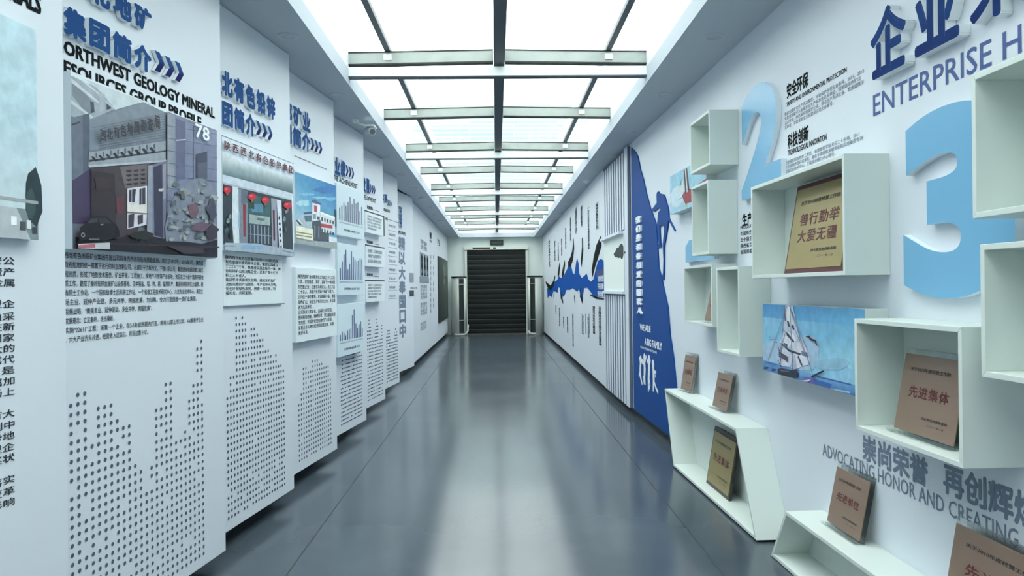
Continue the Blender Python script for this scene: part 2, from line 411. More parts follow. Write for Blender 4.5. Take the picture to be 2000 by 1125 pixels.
# ------------------------------------------------------------------ ceiling fittings
def downlight(x, y, label, grp):
    t = thing('downlight', label, 'ceiling light', WORLD, x, y, CEIL, grp)
    mb = MB(); n = 24; ro, ri = .060, .046
    vs = []
    for r, z in ((ro, CEIL), (ro - .004, CEIL - .012), (ri, CEIL - .014), (ri - .006, CEIL - .004)):
        vs += [(x + r * math.cos(2 * math.pi * k / n), y + r * math.sin(2 * math.pi * k / n), z) for k in range(n)]
    fs = [(j * n + k, j * n + (k + 1) % n, (j + 1) * n + (k + 1) % n, (j + 1) * n + k) for j in range(3) for k in range(n)]
    mb.solid(vs, fs); mb.build('rim', mat('downlight_rim', (.5, .55, .6), .4), t, smooth=True)
    mb = MB(); mb.cyl((x, y, CEIL - .004), (x, y, CEIL - .006), ri - .006, n=n); mb.build('lens', mat('downlight_lens', (.38, .43, .48), .3), t)
for k in range(12):
    y = 4.56 + 1.37 * k
    downlight(1.375, y, 'round ceiling downlight, %s from the photographer in the row above the award boxes' % ORD[k], 'downlights above the award boxes')
for k in range(12):
    y = 4.52 + 1.36 * k
    downlight(-1.25, y, 'round ceiling downlight, %s from the photographer in the row above the picture panels' % ORD[k], 'downlights above the picture panels')
t = thing('smoke_detector', 'small round smoke detector between two downlights above the award boxes', 'smoke detector', WORLD, 1.325, 10.73, CEIL)
mb = MB(); mb.cyl((1.325, 10.73, CEIL), (1.325, 10.73, CEIL - .02), .055, .05, 20); mb.build('base', M_WALL, t)
mb = MB(); mb.cyl((1.325, 10.73, CEIL - .0205), (1.325, 10.73, CEIL - .035), .04, .03, 20); mb.build('sensor_head', M_WALL, t)
t = thing('security_camera', 'small white security camera on an arm under the ceiling', 'security camera', WORLD, -1.24, 6.75, CEIL)
mb = MB(); mb.box(-1.285, -1.235, 6.72, 6.78, CEIL - .03, CEIL); mb.build('ceiling_mount', M_STEELW, t, bevel=.004)
mb = MB(); mb.cyl((-1.25, 6.75, CEIL - .031), (-1.14, 6.75, CEIL - .065), .008, n=8); mb.build('arm', M_STEELW, t)
mb = MB(); mb.cyl((-1.16, 6.80, CEIL - .09), (-1.10, 6.69, CEIL - .125), .032, .036, 16); hb = mb.build('housing', mat('camera_shell', (.42, .47, .52), .35), t, smooth=True)
mb = MB(); mb.cyl((-1.099, 6.688, CEIL - .1255), (-1.097, 6.684, CEIL - .127), .026, n=16); mb.build('lens', M_LENS, hb)
mb = MB(); mb.box(-1.18, -1.08, 6.67, 6.81, CEIL - .076, CEIL - .066); mb.build('sun_hood', M_STEELW, t)

# ------------------------------------------------------------------ picture panels along one wall
SL = .146                        # each panel leans out from the wall line by this much per metre
TIPS = [(-1.39, 2.42), (-1.37, 3.74), (-1.34, 4.885), (-1.315, 6.085), (-1.31, 7.42), (-1.33, 8.82), (-1.365, 10.38), (-1.40, 12.55)]
def panel(k, label):
    xt, yt = TIPS[k]; yn = (TIPS[k - 1][1] + .03) if k else .95
    fr = Frame(xt, yt, SL, 1)
    xn = xt - SL * (yt - yn)
    t = thing('display_panel', label, 'display panel', fr, -(yt - yn) / 2, .05, .10, 'white display panels stepping along the corridor')
    mb = MB(); inv = lambda x, y: ((Vector((x, y, 0)) - fr.o).dot(fr.u), -(Vector((x, y, 0)) - fr.o).dot(fr.n))
    poly = [inv(xt, yt), inv(xn, yn), inv(-1.598, yn), inv(-1.598, yt)]
    mb.prism(poly, .10, CEIL - .002, 'z'); mb.build('board', M_PANEL, t, bevel=.003)
    return t, fr
def plate(name, t, fr, tl, tr, bl, br, d, mats=M_SHEET, d0=0.0, bevel=.002):
    r = fr.rect(tl, tr, bl, br, d); r = (r[0], min(r[1], -.004), r[2], r[3])
    mb = MB(); mb.box(r[0], r[1], -d0, -d, r[2], r[3]); return mb.build(name, mats, t, bevel=bevel), r
def title(t, fr, chars, tl, tr, bl, br, d=.018):
    """A row of raised blue characters, each a piece of its own, between the pixel corners of the row."""
    r = fr.rect(tl, tr, bl, br, d); n = len(chars); w = (r[1] - r[0]) / n
    for i, ch in enumerate(chars):
        text('raised_character', ch, (r[0] + w * (i + .05), r[0] + w * (i + .95), r[2], r[3]), [M_TITLE, M_EDGE], t, y=-.002, bold=.06, depth=d, res=2)
def chevrons(t, fr, tl, tr, bl, br, d=.018, n=3):
    s0, s1, z0, z1 = fr.rect(tl, tr, bl, br, d); p = (s1 - s0) / n; zm = (z0 + z1) / 2
    for i in range(n):
        a = s0 + p * i; b = a + p * .95; th = p * .5
        mb = MB(); mb.prism([(a, z1), (a + th, z1), (b, zm), (a + th, z0), (a, z0), (b - th, zm)], -.002, -d, 'y', 0, 1)
        mb.build('raised_chevron', [M_TITLE, M_EDGE], t)
def dots(t, fr, cols, rows_bottom, rdot, pitch, seed, gap=.06, name='dot_pattern', m=M_DOT, dash=False):
    """cols: list of (s, top z)."""
    rr = random.Random(seed); mb = MB()
    for s, top in cols:
        z = rows_bottom
        while z <= top:
            if rr.random() > gap:
                if dash: mb.face([(s - rdot * 1.5, -.0015, z - rdot * .6), (s + rdot * 1.5, -.0015, z - rdot * .6), (s + rdot * 1.5, -.0015, z + rdot * .6), (s - rdot * 1.5, -.0015, z + rdot * .6)])
                else: mb.disc(s, -.0015, z, rdot)
            z += pitch
    return props(mb.build(name, m, t), kind='stuff')
def hline(name, t, fr, a, b, th=.004, m=M_OUTL, y=-.0015):
    p, q = fr.px(*a), fr.px(*b); z = (p[1] + q[1]) / 2
    mb = MB(); mb.face([(p[0], y, z - th / 2), (q[0], y, z - th / 2), (q[0], y, z + th / 2), (p[0], y, z + th / 2)]); return mb.build(name, m, t)

# panel with the road picture, nearest
t, fr = panel(0, 'white panel with a hazy road picture and a column of large black body text')
r = fr.rect((-60, -60), (80, 12), (-60, -15), (80, 32)); text('heading_lettering', 'RESOURCES INDUSTRIALS', (r[0], r[1], fr.px(80, 30)[1], fr.px(80, -8)[1]), M_INK, t, bold=.05, ref='DUSTRIALS', anchor='R')
pl, r = plate('picture', t, fr, (-40, 10), (71, 58), (-40, 462), (74, 467), .03, M_SHEET)
art('print', r, -.03, [([K(172, 196, 205)] * 2 + [K(180, 205, 214)] * 2, Q(0, 0, 1, 1)), ([K(186, 200, 204)] * 2 + [K(178, 202, 212)] * 2, Q(0, .12, 1, .6)), (K(120, 130, 135), Q(0, 0, 1, .14)), (K(170, 176, 180), [(0, 0), (.85, 0), (.6, .14), (.3, .14)]),
    (K(40, 56, 60), blob(.93, .2, .16, .14, seed=3)), (K(58, 76, 78), blob(.86, .17, .1, .07, seed=4)), (K(150, 155, 158), Q(.2, .17, 1, .185)), (K(225, 230, 232), Q(.5, .06, .6, .1)), (K(70, 76, 80), Q(.66, .04, .76, .08)), (K(210, 215, 218), Q(.78, .05, .86, .09)), (K(60, 66, 70), Q(.88, .03, .97, .06))], pl)
lines = [(510, '的法人独资公司国有大型安公'), (531, '注册资本金二十亿元总资产'), (552, '形成以地质勘查有色金属'), (593, '集团是全国地矿行业大型企'), (617, '拥有地勘单位和矿山采'), (637, '在陕西省地质找矿领域处在新'), (658, '先后建成国家级一个国家'), (679, '探明国内规模最大的'), (700, '多项成果具有显露代'), (721, '其中铅锌矿床（2）是'), (742, '形成勘查开发金属加'), (763, '产品远销国内市场上'), (805, '集团所属企业位列在有大'), (827, '综合实力位列中'), (848, '依托区域资源优势地'), (870, '建设一流的大型企'), (891, '荣获多项省部级功奖状'), (933, '牢记使命担当落实'), (955, '推进产业转型变革'), (977, '不断提升行业影响')]
for y, s in lines:
    a = fr.px(28, y + 8); b = fr.px(28, y - 8)
    text('body_lettering', s, (a[0] - .32, a[0], a[1], b[1]), M_TXT, t, bold=.012, ref=s[-7:], anchor='R')
cols = [(fr.px(5, 1113)[0] - .03 * i, .33 + .05 * (i * 7 % 5)) for i in range(12)]
dots(t, fr, cols, .16, .007, .034, 3)

# 西北地矿 panel
t, fr = panel(1, 'white panel with the big office gate picture under blue raised title characters')
title(t, fr, '西北地矿', (120, -62), (297, 5), (120, -12), (297, 55))
title(t, fr, '集团简介', (120, 10), (297, 93), (120, 72), (297, 140))
chevrons(t, fr, (302, 100), (360, 126), (302, 138), (360, 164))
text('heading_lettering', 'NORTHWEST GEOLOGY MINERAL', fr.rect((124, 82), (419, 208), (124, 106), (419, 231)), M_INK, t, bold=.04, ref='ORTHWEST GEOLOGY MINERAL', anchor='R')
text('heading_lettering', 'RESOURCES GROUP PROFILE', fr.rect((124, 118), (393, 228), (124, 142), (393, 250)), M_INK, t, bold=.04, ref='ESOURCES GROUP PROFILE', anchor='R')
pl, r = plate('picture', t, fr, (139, 145), (421, 249), (141, 488), (421, 504), .05, M_SHEET, bevel=0)
bgp = [(K(112, 118, 134), [(50, 60), (890, 370), (890, 1105), (60, 1055)]), (K(198, 208, 213), [(130, 70), (590, 235), (470, 205), (310, 250), (230, 150)]),
  (K(160, 170, 178), [(50, 50), (200, 120), (310, 245), (160, 310), (50, 285)]), (K(124, 134, 143), [(60, 90), (170, 190), (175, 270), (150, 282), (60, 165)]), (K(206, 213, 217), [(56, 66), (212, 200), (216, 216), (56, 92)]),
  (K(198, 204, 209), [(50, 190), (182, 290), (176, 302), (50, 212)]), (K(206, 213, 217), [(120, 75), (225, 160), (225, 170), (112, 80)]), (K(64, 74, 84), [(165, 200), (186, 206), (190, 264), (170, 270)]), (K(172, 182, 188), [(214, 150), (250, 162), (250, 250), (220, 264)]), (K(64, 74, 84), [(260, 215), (284, 226), (284, 244), (260, 250)]), (K(190, 198, 203), [(250, 190), (306, 240), (300, 246), (250, 206)]),
  (K(106, 114, 128), [(50, 295), (160, 270), (160, 860), (60, 872)]), (K(88, 96, 110), [(120, 280), (160, 270), (160, 860), (124, 864)]), (K(52, 56, 66), [(52, 330), (104, 318), (104, 326), (52, 342)]), (K(70, 60, 88), [(60, 660), (165, 590), (165, 905), (60, 905)]),
  (K(124, 134, 145), [(160, 305), (470, 205), (600, 265), (600, 420), (160, 490)])]
for i in range(10): bgp.append((K(104, 112, 125), [(180 + 4 * i, 352 + i * 13), (600, 270 + i * 15), (600, 275 + i * 15), (180 + 4 * i, 357 + i * 13)]))
bgp += [(K(150, 158, 166), [(155, 490), (600, 420), (600, 545), (150, 580)]), (K(112, 120, 132), [(155, 486), (600, 418), (600, 430), (155, 497)]), (K(58, 60, 70), [(155, 540), (600, 484), (600, 492), (155, 552)])]
for i in range(9):
    x, y = 166 + i * 42, 521 - i * 6.5
    bgp += [(K(48, 48, 58), [(x, y), (x + 12, y - 3), (x + 40, y + 26), (x + 24, y + 30)]), (K(96, 102, 114), [(x + 26, y - 22), (x + 34, y - 23), (x + 34, y + 6), (x + 28, y + 8)])]
bgp += [(K(178, 184, 191), [(150, 572), (600, 540), (600, 552), (150, 584)]), (K(70, 62, 68), [(165, 590), (500, 560), (500, 700), (420, 1000), (165, 1000)]), (K(54, 46, 52), [(165, 605), (300, 620), (310, 960), (165, 930)]), (K(106, 100, 103), [(330, 582), (500, 562), (490, 690), (360, 704)])]
for a in range(4):
    for b in range(3): bgp.append((K(48, 42, 46), [(362 + b * 42, 602 + a * 25 - b * 3), (392 + b * 40, 598 + a * 25 - b * 3), (400 + b * 38, 608 + a * 25 - b * 3), (376 + b * 40, 613 + a * 25 - b * 3)]))
bgp += [(K(98, 56, 66), [(305, 755), (352, 748), (346, 850), (310, 852)]), (K(62, 50, 54), [(180, 640), (290, 650), (280, 700), (190, 710)]), (K(207, 207, 213), [(370, 705), (485, 690), (485, 915), (370, 940)]), (K(217, 212, 206), [(370, 800), (485, 790), (485, 852), (370, 846)]), (K(120, 112, 116), [(370, 838), (485, 848), (485, 856), (370, 848)])]
for q in ([(380, 715), (394, 712), (394, 782), (380, 785)], [(397, 712), (420, 708), (412, 786), (397, 785)], [(440, 708), (452, 704), (452, 798), (440, 800)], [(456, 704), (474, 700), (474, 796), (456, 798)], [(375, 858), (410, 850), (406, 925), (375, 935)], [(430, 860), (460, 855), (460, 905), (430, 915)]): bgp.append((K(64, 60, 74), q))
bgp += [(K(110, 112, 131), [(490, 575), (600, 545), (592, 1000), (480, 985)]), (K(142, 148, 162), [(490, 575), (515, 570), (515, 985), (484, 980)]), (K(54, 54, 76), [(520, 582), (570, 566), (576, 992), (526, 975)]), (K(150, 146, 160), [(574, 566), (592, 562), (590, 760), (578, 770)]), (K(196, 198, 206), [(548, 708), (580, 704), (578, 716), (568, 724), (552, 722)]),
  (K(119, 125, 149), [(600, 260), (890, 370), (890, 1100), (600, 1020)]), (K(142, 148, 158), [(600, 268), (645, 284), (640, 700), (600, 720)]), (K(96, 100, 127), [(650, 300), (705, 320), (705, 650), (650, 665)]), (K(128, 134, 158), [(708, 320), (890, 378), (890, 460), (708, 430)])]
for i in range(9): bgp.append((K(98, 104, 126), [(600, 340 + i * 72), (890, 392 + i * 68), (890, 396 + i * 68), (600, 344 + i * 72)]))
bgp += [(K(98, 104, 126), [(750, 340), (754, 342), (754, 700), (750, 700)]), (K(190, 194, 204), [(650, 424), (705, 420), (705, 426), (650, 431)]), (K(64, 68, 86), [(765, 507), (830, 490), (830, 650), (765, 646)]), (K(84, 88, 106), [(775, 560), (828, 552), (828, 650), (775, 646)]),
  (K(36, 31, 37), [(60, 985), (250, 1008), (420, 965), (600, 1000), (890, 1000), (890, 1105), (60, 1055)]), (K(124, 131, 146), [(590, 1010), (583, 930), (600, 860), (632, 760), (682, 690), (740, 652), (800, 646), (852, 682), (885, 742), (890, 1000), (800, 1025), (700, 1012)])]
rr_ = random.Random(77)
for i in range(64):
    a, b = rr_.uniform(600, 872), rr_.uniform(675, 1000)
    if a + (b - 650) * .5 < 660 or (a > 850 and b < 720): continue
    g = rr_.choice((92, 104, 112, 140, 150, 160)); q = 3 if g > 120 else 9
    bgp.append((K(g - 4, g + 2, g + q), blob(a, b, rr_.uniform(6, 26), rr_.uniform(5, 17), 9, .35, i + 200)))
bgp += [(K(112, 84, 96), blob(740, 830, 34, 38, 10, .3, 301)), (K(104, 82, 98), blob(790, 930, 55, 26, 12, .3, 302)), (K(60, 52, 66), blob(850, 960, 38, 44, 12, .3, 303)), (K(72, 74, 90), blob(848, 830, 26, 60, 12, .35, 304)),
  (K(26, 23, 28), [(68, 975), (80, 930), (110, 905), (140, 868), (230, 866), (280, 905), (308, 950), (310, 985), (200, 1008), (72, 1005)]), (K(66, 62, 70), [(140, 880), (180, 876), (180, 900), (120, 908)]), (K(54, 50, 58), [(188, 876), (228, 876), (262, 908), (188, 902)]), (K(150, 146, 152), blob(95, 975, 12, 14, 10, .1, 305)), (K(20, 18, 22), blob(95, 975, 7, 9, 8, .1, 306)), (K(120, 116, 122), [(130, 996), (190, 996), (188, 1004), (130, 1004)]), (K(150, 148, 152), [(196, 912), (212, 910), (212, 918), (196, 920)]),
  (K(40, 42, 40), blob(440, 975, 60, 26, 14, .25, 307)), (K(52, 46, 54), [(250, 1020), (890, 1042), (890, 1050), (250, 1028)]), (K(60, 52, 62), [(590, 1040), (800, 1048), (800, 1080), (690, 1085)]), (K(192, 192, 196), [(65, 1026), (250, 1018), (250, 1056), (65, 1052)]), (K(174, 96, 106), [(65, 1034), (165, 1026), (165, 1048), (65, 1050)])]
ap = drawn('print', fr, .05, r, (120, 130, 2.961), bgp, pl, .92)
RW, RH = r[1] - r[0], r[3] - r[2]
def unit(r, u0, u1, v0, v1): return (r[0] + (r[1] - r[0]) * u0, r[0] + (r[1] - r[0]) * u1, r[2] + (r[3] - r[2]) * v0, r[2] + (r[3] - r[2]) * v1)
def tr_(a, b, y0, y1): return fr.rect(*[(120 + x / 2.961, 130 + y / 2.961) for x, y in ((a, y0), (b, y0 - 5), (a, y1), (b, y1 - 4))], .05)
for i, ch in enumerate('西北有色地质勘查局'):
    text('sign_lettering', ch, tr_(193 + i * 39.5, 228 + i * 39.5, 372 - i * 10.5, 432 - i * 8.6), mat('sign_ink', C(48, 46, 56), .6), pl, y=-.071, bold=.03)
text('sign_lettering', '78', fr.rect(*[(120 + x / 2.961, 130 + y / 2.961) for x, y in ((750, 340), (832, 346), (750, 420), (832, 424))], .05), M_WHITEP, pl, y=-.071, bold=.02)
body = ['西北有色地质矿业集团有限公司前身为西北有色地质勘查局，成立于1957年，2016年1月，陕西省', '政府批准的统一部署下进行的转企改制公司，总部位于古都西安，下辖13家公司，集团拥有地质勘查三级工', '程资质，形成了地质技术服务、矿业开发、工程施工、房地产开发等产业板块，先后在三十余个国家开展地', '质工作，建成了秦岭铅锌金属矿山冶炼基地、汉中钼金、铅、锌、铜、锰等矿产，集团科研院所实力雄厚，拥', '有院士工作站、一个国家级博士后科研工作站、一个省级工程技术研究中心、六支专业技术中心，集团立', '足主业、延伸产业链、多元并举、跨越发展，为战略，全力打造西部一流矿业集团，', '发展战略：“做强主业、延伸驱动、多业并举、跨越发展”。', '发展理念：立足秦岭，走出秦岭。', '实施“22611”工程：培育一个主业，在3-5年成熟期内打造，拥有1-2家上市公司，4-6家骨干企业', '，六大产业齐头并进，经营收入过百亿、利润过数十亿。']
for i, s in enumerate(body):
    y0 = 517 + i * 15.6; yl = 520 + i * 15.6
    x1 = [397, 397, 397, 396, 396, 383, 296, 222, 396, 288][i]
    a = fr.px(x1, 524 + 14.2 * i + 2.2 * (9 - i) * 0, 0); zc = 1.535 - i * .0335
    s1 = fr.px(x1, 560)[0]; s0 = fr.px(126, 560)[0]
    text('body_lettering', s, (s0, s1, zc - .0115, zc + .0115), M_TXT, t, bold=.008)
prof = [(240, 525), (265, 493), (290, 490), (313, 675), (337, 533), (358, 528), (380, 523), (400, 570), (422, 615), (440, 608), (460, 730), (480, 745), (497, 830), (512, 735), (528, 560), (545, 553), (562, 457), (577, 455), (595, 655), (610, 625), (627, 620), (642, 525), (657, 460), (670, 328), (685, 325)]
pr = [fr.px(a / 1.744, 480 + b / 1.744) for a, b in prof]; s0, s1 = pr[0][0], pr[-1][0]
cols = [(s0 + (s1 - s0) * i / 24, p[1]) for i, p in enumerate(pr)]
dots(t, fr, cols, .16, .0083, .0335, 5, .05)

# lead and zinc group panel
t, fr = panel(2, 'white panel with a red-lantern entrance picture and a sheet of small text')
title(t, fr, '西北有色铅锌', (405, 124), (538, 189), (405, 174), (538, 233))
title(t, fr, '集团简介', (406, 186), (499, 224), (406, 236), (499, 266))
chevrons(t, fr, (500, 236), (533, 249), (500, 262), (533, 276))
pl, r = plate('picture', t, fr, (433, 266), (573, 321), (437, 491.5), (573, 498.5), .05, M_SHEET, bevel=0)
sh = [(K(206, 217, 227), [(30, 40), (665, 295), (665, 1105), (40, 1055)]), ([K(214, 221, 225), K(206, 214, 218), K(128, 148, 153), K(150, 166, 170)], [(40, 205), (660, 415), (660, 480), (40, 300)]), ([K(150, 166, 170), K(128, 148, 153), K(60, 86, 94), K(86, 110, 116)], [(40, 300), (660, 480), (660, 556), (40, 390)]),
  (K(192, 203, 213), [(45, 385), (650, 550), (650, 616), (45, 470)]), (K(160, 172, 184), [(45, 452), (650, 604), (650, 616), (45, 470)]), (K(46, 58, 66), [(45, 470), (650, 615), (665, 1090), (50, 1000)]), (K(120, 130, 143), [(180, 508), (265, 530), (265, 1005), (196, 1002)]), (K(94, 104, 118), [(205, 515), (262, 530), (262, 640), (205, 640)]), (K(200, 208, 214), [(130, 490), (180, 502), (192, 1046), (145, 1040), (125, 800)]), (K(150, 176, 205), [(176, 720), (190, 720), (192, 860), (180, 860)]), (K(132, 48, 58), [(220, 640), (245, 650), (246, 936), (226, 930)]),
  (K(54, 94, 94), [(265, 560), (465, 602), (465, 842), (265, 820)]), (K(84, 126, 150), [(290, 650), (390, 640), (400, 720), (300, 715)]), (K(40, 70, 56), [(265, 600), (320, 620), (320, 690), (265, 680)]), (K(150, 164, 164), [(275, 735), (460, 762), (460, 836), (275, 815)]), (K(96, 112, 110), [(345, 765), (420, 775), (400, 795), (340, 785)]), (K(52, 66, 78), [(265, 820), (465, 845), (470, 1002), (270, 985)])]
for q in range(6): sh.append((K(150, 162, 172), [(285 + q * 31, 826 + q * 4), (291 + q * 31, 827 + q * 4), (293 + q * 31, 985 + q * 3), (287 + q * 31, 984 + q * 3)]))
sh += [(K(130, 142, 152), [(268, 905), (468, 925), (468, 932), (268, 912)]), (K(140, 146, 158), [(465, 592), (515, 602), (522, 1060), (475, 1022)]), (K(92, 38, 66), [(480, 700), (497, 702), (502, 970), (486, 962)]), (K(206, 212, 220), [(515, 606), (556, 616), (572, 1092), (540, 1090)])]
for q in range(6): sh.append((K(54, 58, 66), blob(538 + q * 3, 770 + q * 50, 8, 16, 8, .3, 400 + q)))
for q in range(14): sh.append((K(*rr_.choice(((70, 90, 92), (120, 136, 140), (30, 40, 46)))), blob(rr_.choice((rr_.uniform(62, 118), rr_.uniform(575, 645))), rr_.uniform(640, 950), 14, 22, 8, .4, 420 + q)))
for a, b, w in ((75, 522, 34), (295, 582, 38), (410, 612, 35), (606, 656, 38)):
    sh += [(K(84, 20, 28), [(a - 16, b - 34), (a + 16, b - 32), (a + 16, b - 20), (a - 16, b - 22)]), (K(186, 36, 54), blob(a, b, w, 29, 14, .04, 440)), (K(214, 90, 100), blob(a - 8, b - 8, w * .4, 10, 10, .1, 441)), (K(150, 80, 60), [(a - 10, b + 27), (a + 10, b + 28), (a + 8, b + 46), (a - 8, b + 45)])]
sh += [(K(160, 172, 185), [(45, 985), (330, 992), (665, 1052), (665, 1105), (45, 1055)]), (K(120, 132, 146), [(50, 1010), (140, 1012), (140, 1020), (50, 1020)]), (K(128, 164, 196), [(200, 1005), (390, 1012), (390, 1046), (200, 1044)]), (K(100, 112, 126), [(560, 1050), (665, 1075), (665, 1082), (560, 1060)])]
drawn('print', fr, .05, r, (425, 255, 4.5), sh, pl)
for i, ch in enumerate('陕西西北有色铅锌集团'):
    text('picture_lettering', ch, unit(r, .0 + i * .1005, .072 + i * .1005, .885, .965), mat('wine_ink', C(92, 28, 44), .6), pl, y=-.062, bold=.03)
hline('rule_line', t, fr, (432, 265), (573, 319), .003)
bd, r = plate('text_board', t, fr, (436, 489), (551, 497), (437, 600), (552, 591), .012, M_SHEET)
bt = '陕西西北有色铅锌集团有限公司是陕西省\n有色金属行业的骨干企业，集团公司成立\n于二〇〇三年，集勘查采选冶炼于一体，拥\n有铅锌矿山及冶炼企业，总资产数十亿元\n职工三千余人。\n集团坚持资源优先战略，建成采矿选矿\n冶炼完整的产业链条，年产铅锌十万吨，\n安全环保绿色发展，创建一流企业，回\n报社会，共同发展。'
text('lettering', bt, (r[0] + .02, r[1] - .03, r[2] + .06, r[3] - .03), M_TXT, bd, y=-.0135, bold=.014, line=1.15)
hline('rule_line', t, fr, (437, 600), (552, 591.5), .006, M_TXT2, -.0135)
pr = [(82, 45), (102, 45), (120, 42), (150, 85), (165, 82), (190, 120), (200, 120), (240, 165), (270, 205)]
cs = []
x0, x1 = fr.px(444, 800)[0], fr.px(554, 800)[0]
tops = [.82, .90, .95, 1.24, 1.24, 1.23, 1.20, 1.05, 1.18, 1.18, 1.14, 1.11, 1.10, 1.04, 1.04, 1.02, .99, .98, .93, .90, .88]
cs = [(x0 + (x1 - x0) * i / 20, tp + .03) for i, tp in enumerate(tops)]
dots(t, fr, cs, .17, .0092, .036, 6, .04)

# mining panel
t, fr = panel(3, 'white panel with a picture of a white building under blue sky and a text sheet')
title(t, fr, '西部矿业', (530, 188), (607, 216), (530, 230), (607, 253))
title(t, fr, '公司简介', (530, 230), (606, 258), (530, 272), (606, 294))
chevrons(t, fr, (606, 270), (630, 279), (606, 292), (630, 302))
hline('rule_line', t, fr, (575, 305), (638, 330), .005)
pl, r = plate('picture', t, fr, (576, 333), (656.5, 359.5), (577, 467), (656.5, 493), .05, M_SHEET, bevel=0)
sh = [([K(70, 142, 182), K(36, 104, 164), K(120, 176, 204), K(176, 210, 218)], [(676, 360), (1048, 488), (1048, 1070), (676, 1045)]), (K(44, 112, 170), blob(940, 520, 90, 34, 14, .3, 500)), (K(120, 178, 206), blob(780, 560, 70, 14, 14, .4, 501)), (K(110, 172, 204), blob(990, 600, 50, 16, 14, .4, 502)), (K(164, 206, 216), blob(760, 640, 60, 24, 14, .4, 503)), (K(136, 190, 210), blob(900, 590, 60, 10, 14, .4, 504)),
  (K(170, 184, 192), [(680, 800), (762, 720), (830, 715), (830, 860), (680, 832)]), (K(60, 84, 110), [(755, 720), (830, 712), (830, 728), (755, 738)]), (K(70, 104, 124), [(760, 750), (826, 745), (826, 800), (770, 800)]), (K(206, 214, 218), [(680, 790), (715, 782), (750, 830), (700, 832)]), (K(46, 56, 66), [(684, 788), (700, 786), (742, 832), (722, 834)]), (K(216, 223, 227), [(830, 630), (900, 652), (900, 792), (830, 792)]), (K(80, 98, 122), [(824, 616), (850, 604), (912, 642), (906, 656), (830, 634)]), (K(176, 66, 84), [(846, 655), (872, 662), (872, 718), (846, 712)]), (K(130, 142, 156), [(835, 730), (862, 736), (862, 780), (835, 776)]), (K(70, 80, 92), [(872, 755), (896, 758), (896, 786), (872, 784)]),
  (K(206, 213, 217), [(900, 716), (1030, 768), (1030, 908), (900, 892)]), (K(84, 150, 172), [(908, 690), (1012, 726), (1026, 764), (908, 716)]), (K(232, 237, 240), [(900, 712), (1030, 760), (1030, 776), (900, 728)])]
for a in range(5):
    for b, q in ((760, 36), (858, 34)): sh.append((K(58, 66, 78), [(910 + a * 24, b + a * 8), (922 + a * 24, b + 4 + a * 8), (922 + a * 24, b + q + a * 7), (910 + a * 24, b + q - 3 + a * 7)]))
sh += [(K(50, 58, 70), [(1026, 690), (1048, 700), (1048, 850), (1030, 840)]), (K(172, 58, 74), [(895, 814), (1006, 834), (1006, 862), (895, 846)]), (K(66, 74, 84), [(830, 800), (900, 786), (908, 890), (975, 905), (975, 972), (840, 966)]), (K(120, 130, 138), [(845, 835), (856, 835), (856, 950), (845, 950)]), (K(120, 130, 138), [(880, 840), (890, 842), (890, 950), (880, 950)]), (K(214, 220, 222), [(975, 930), (1045, 945), (1045, 990), (975, 975)]), (K(226, 223, 198), [(680, 835), (836, 870), (836, 972), (680, 936)])]
for q in range(2): sh.append((K(130, 128, 116), [(688, 886 + q * 26), (826, 910 + q * 24), (826, 920 + q * 24), (688, 898 + q * 26)]))
sh += [(K(150, 158, 158), [(676, 936), (850, 972), (1048, 984), (1048, 1070), (676, 1045)]), (K(120, 126, 124), [(676, 936), (836, 970), (830, 980), (676, 950)])]
drawn('print', fr, .05, r, (425, 255, 4.5), sh, pl)
bd, r = plate('text_board', t, fr, (577, 521), (658, 527), (580, 671), (658, 654), .05, M_SHEET)
bt = '陕西西部矿业有限责任公司成立于二〇〇\n六年，是集勘查、采矿、选矿于一体的国\n有控股企业，注册资本两亿元，员工六百\n二十余人，具备日处理两千吨矿石能力。\n公司位于秦岭腹地，资源储量丰富，建成\n绿色矿山，安全生产标准化企业，多年被\n评为先进单位。\n公司秉承开发矿业、造福社会的宗旨，\n坚持科技创新，精细管理，努力建设资源\n节约型、环境友好型的现代矿山企业，\n实现企业与地方经济的和谐发展，共创\n美好未来。'
text('lettering', bt, (r[0] + .03, r[1] - .04, r[2] + .05, r[3] - .05), M_TXT, bd, y=-.0515, bold=.014, line=1.15)
x0, x1 = fr.px(583, 760)[0], fr.px(645, 760)[0]
dots(t, fr, [(x0 + (x1 - x0) * i / 14, [.6, .66, .84, .84, .80, .86, .9, .9, .9, .86, .84, .8, .83, .8, .7][i]) for i in range(15)], .18, .0098, .036, 8, .05)

# chart panel
t, fr = panel(4, 'white panel carrying three pale blue bar chart boards one above another')
title(t, fr, '经营业绩', (628, 296), (675, 312), (628, 333), (675, 345))
chevrons(t, fr, (675, 322), (692, 329), (675, 343), (692, 350))
text('heading_lettering', 'THE ACHIEVEMENT', fr.rect((658, 345), (698, 359), (658, 356), (698, 368)), M_INK, t, bold=.02, ref='E ACHIEVEMENT', anchor='R')
charts = [(((658, 362), (711.5, 374), (658, 460), (711.5, 467.5)), [.42, .5, .62, .55, .7, .9, .66, .88, .74, .8, .5, .68], M_SLATEBAR),
          (((659, 475), (711.5, 481), (660, 577), (711.5, 575.5)), [.38, .6, .85, 1.0, .36, .55, .98, .8, .72, .66, .7, .78, .74], M_NAVY),
          (((660, 593), (712, 592), (659, 698), (712, 685.5)), [.2, .3, .24, .16, .30, .34, .35, .8, 1.0, .5, .34, .46, .55, .3], M_NAVY)]
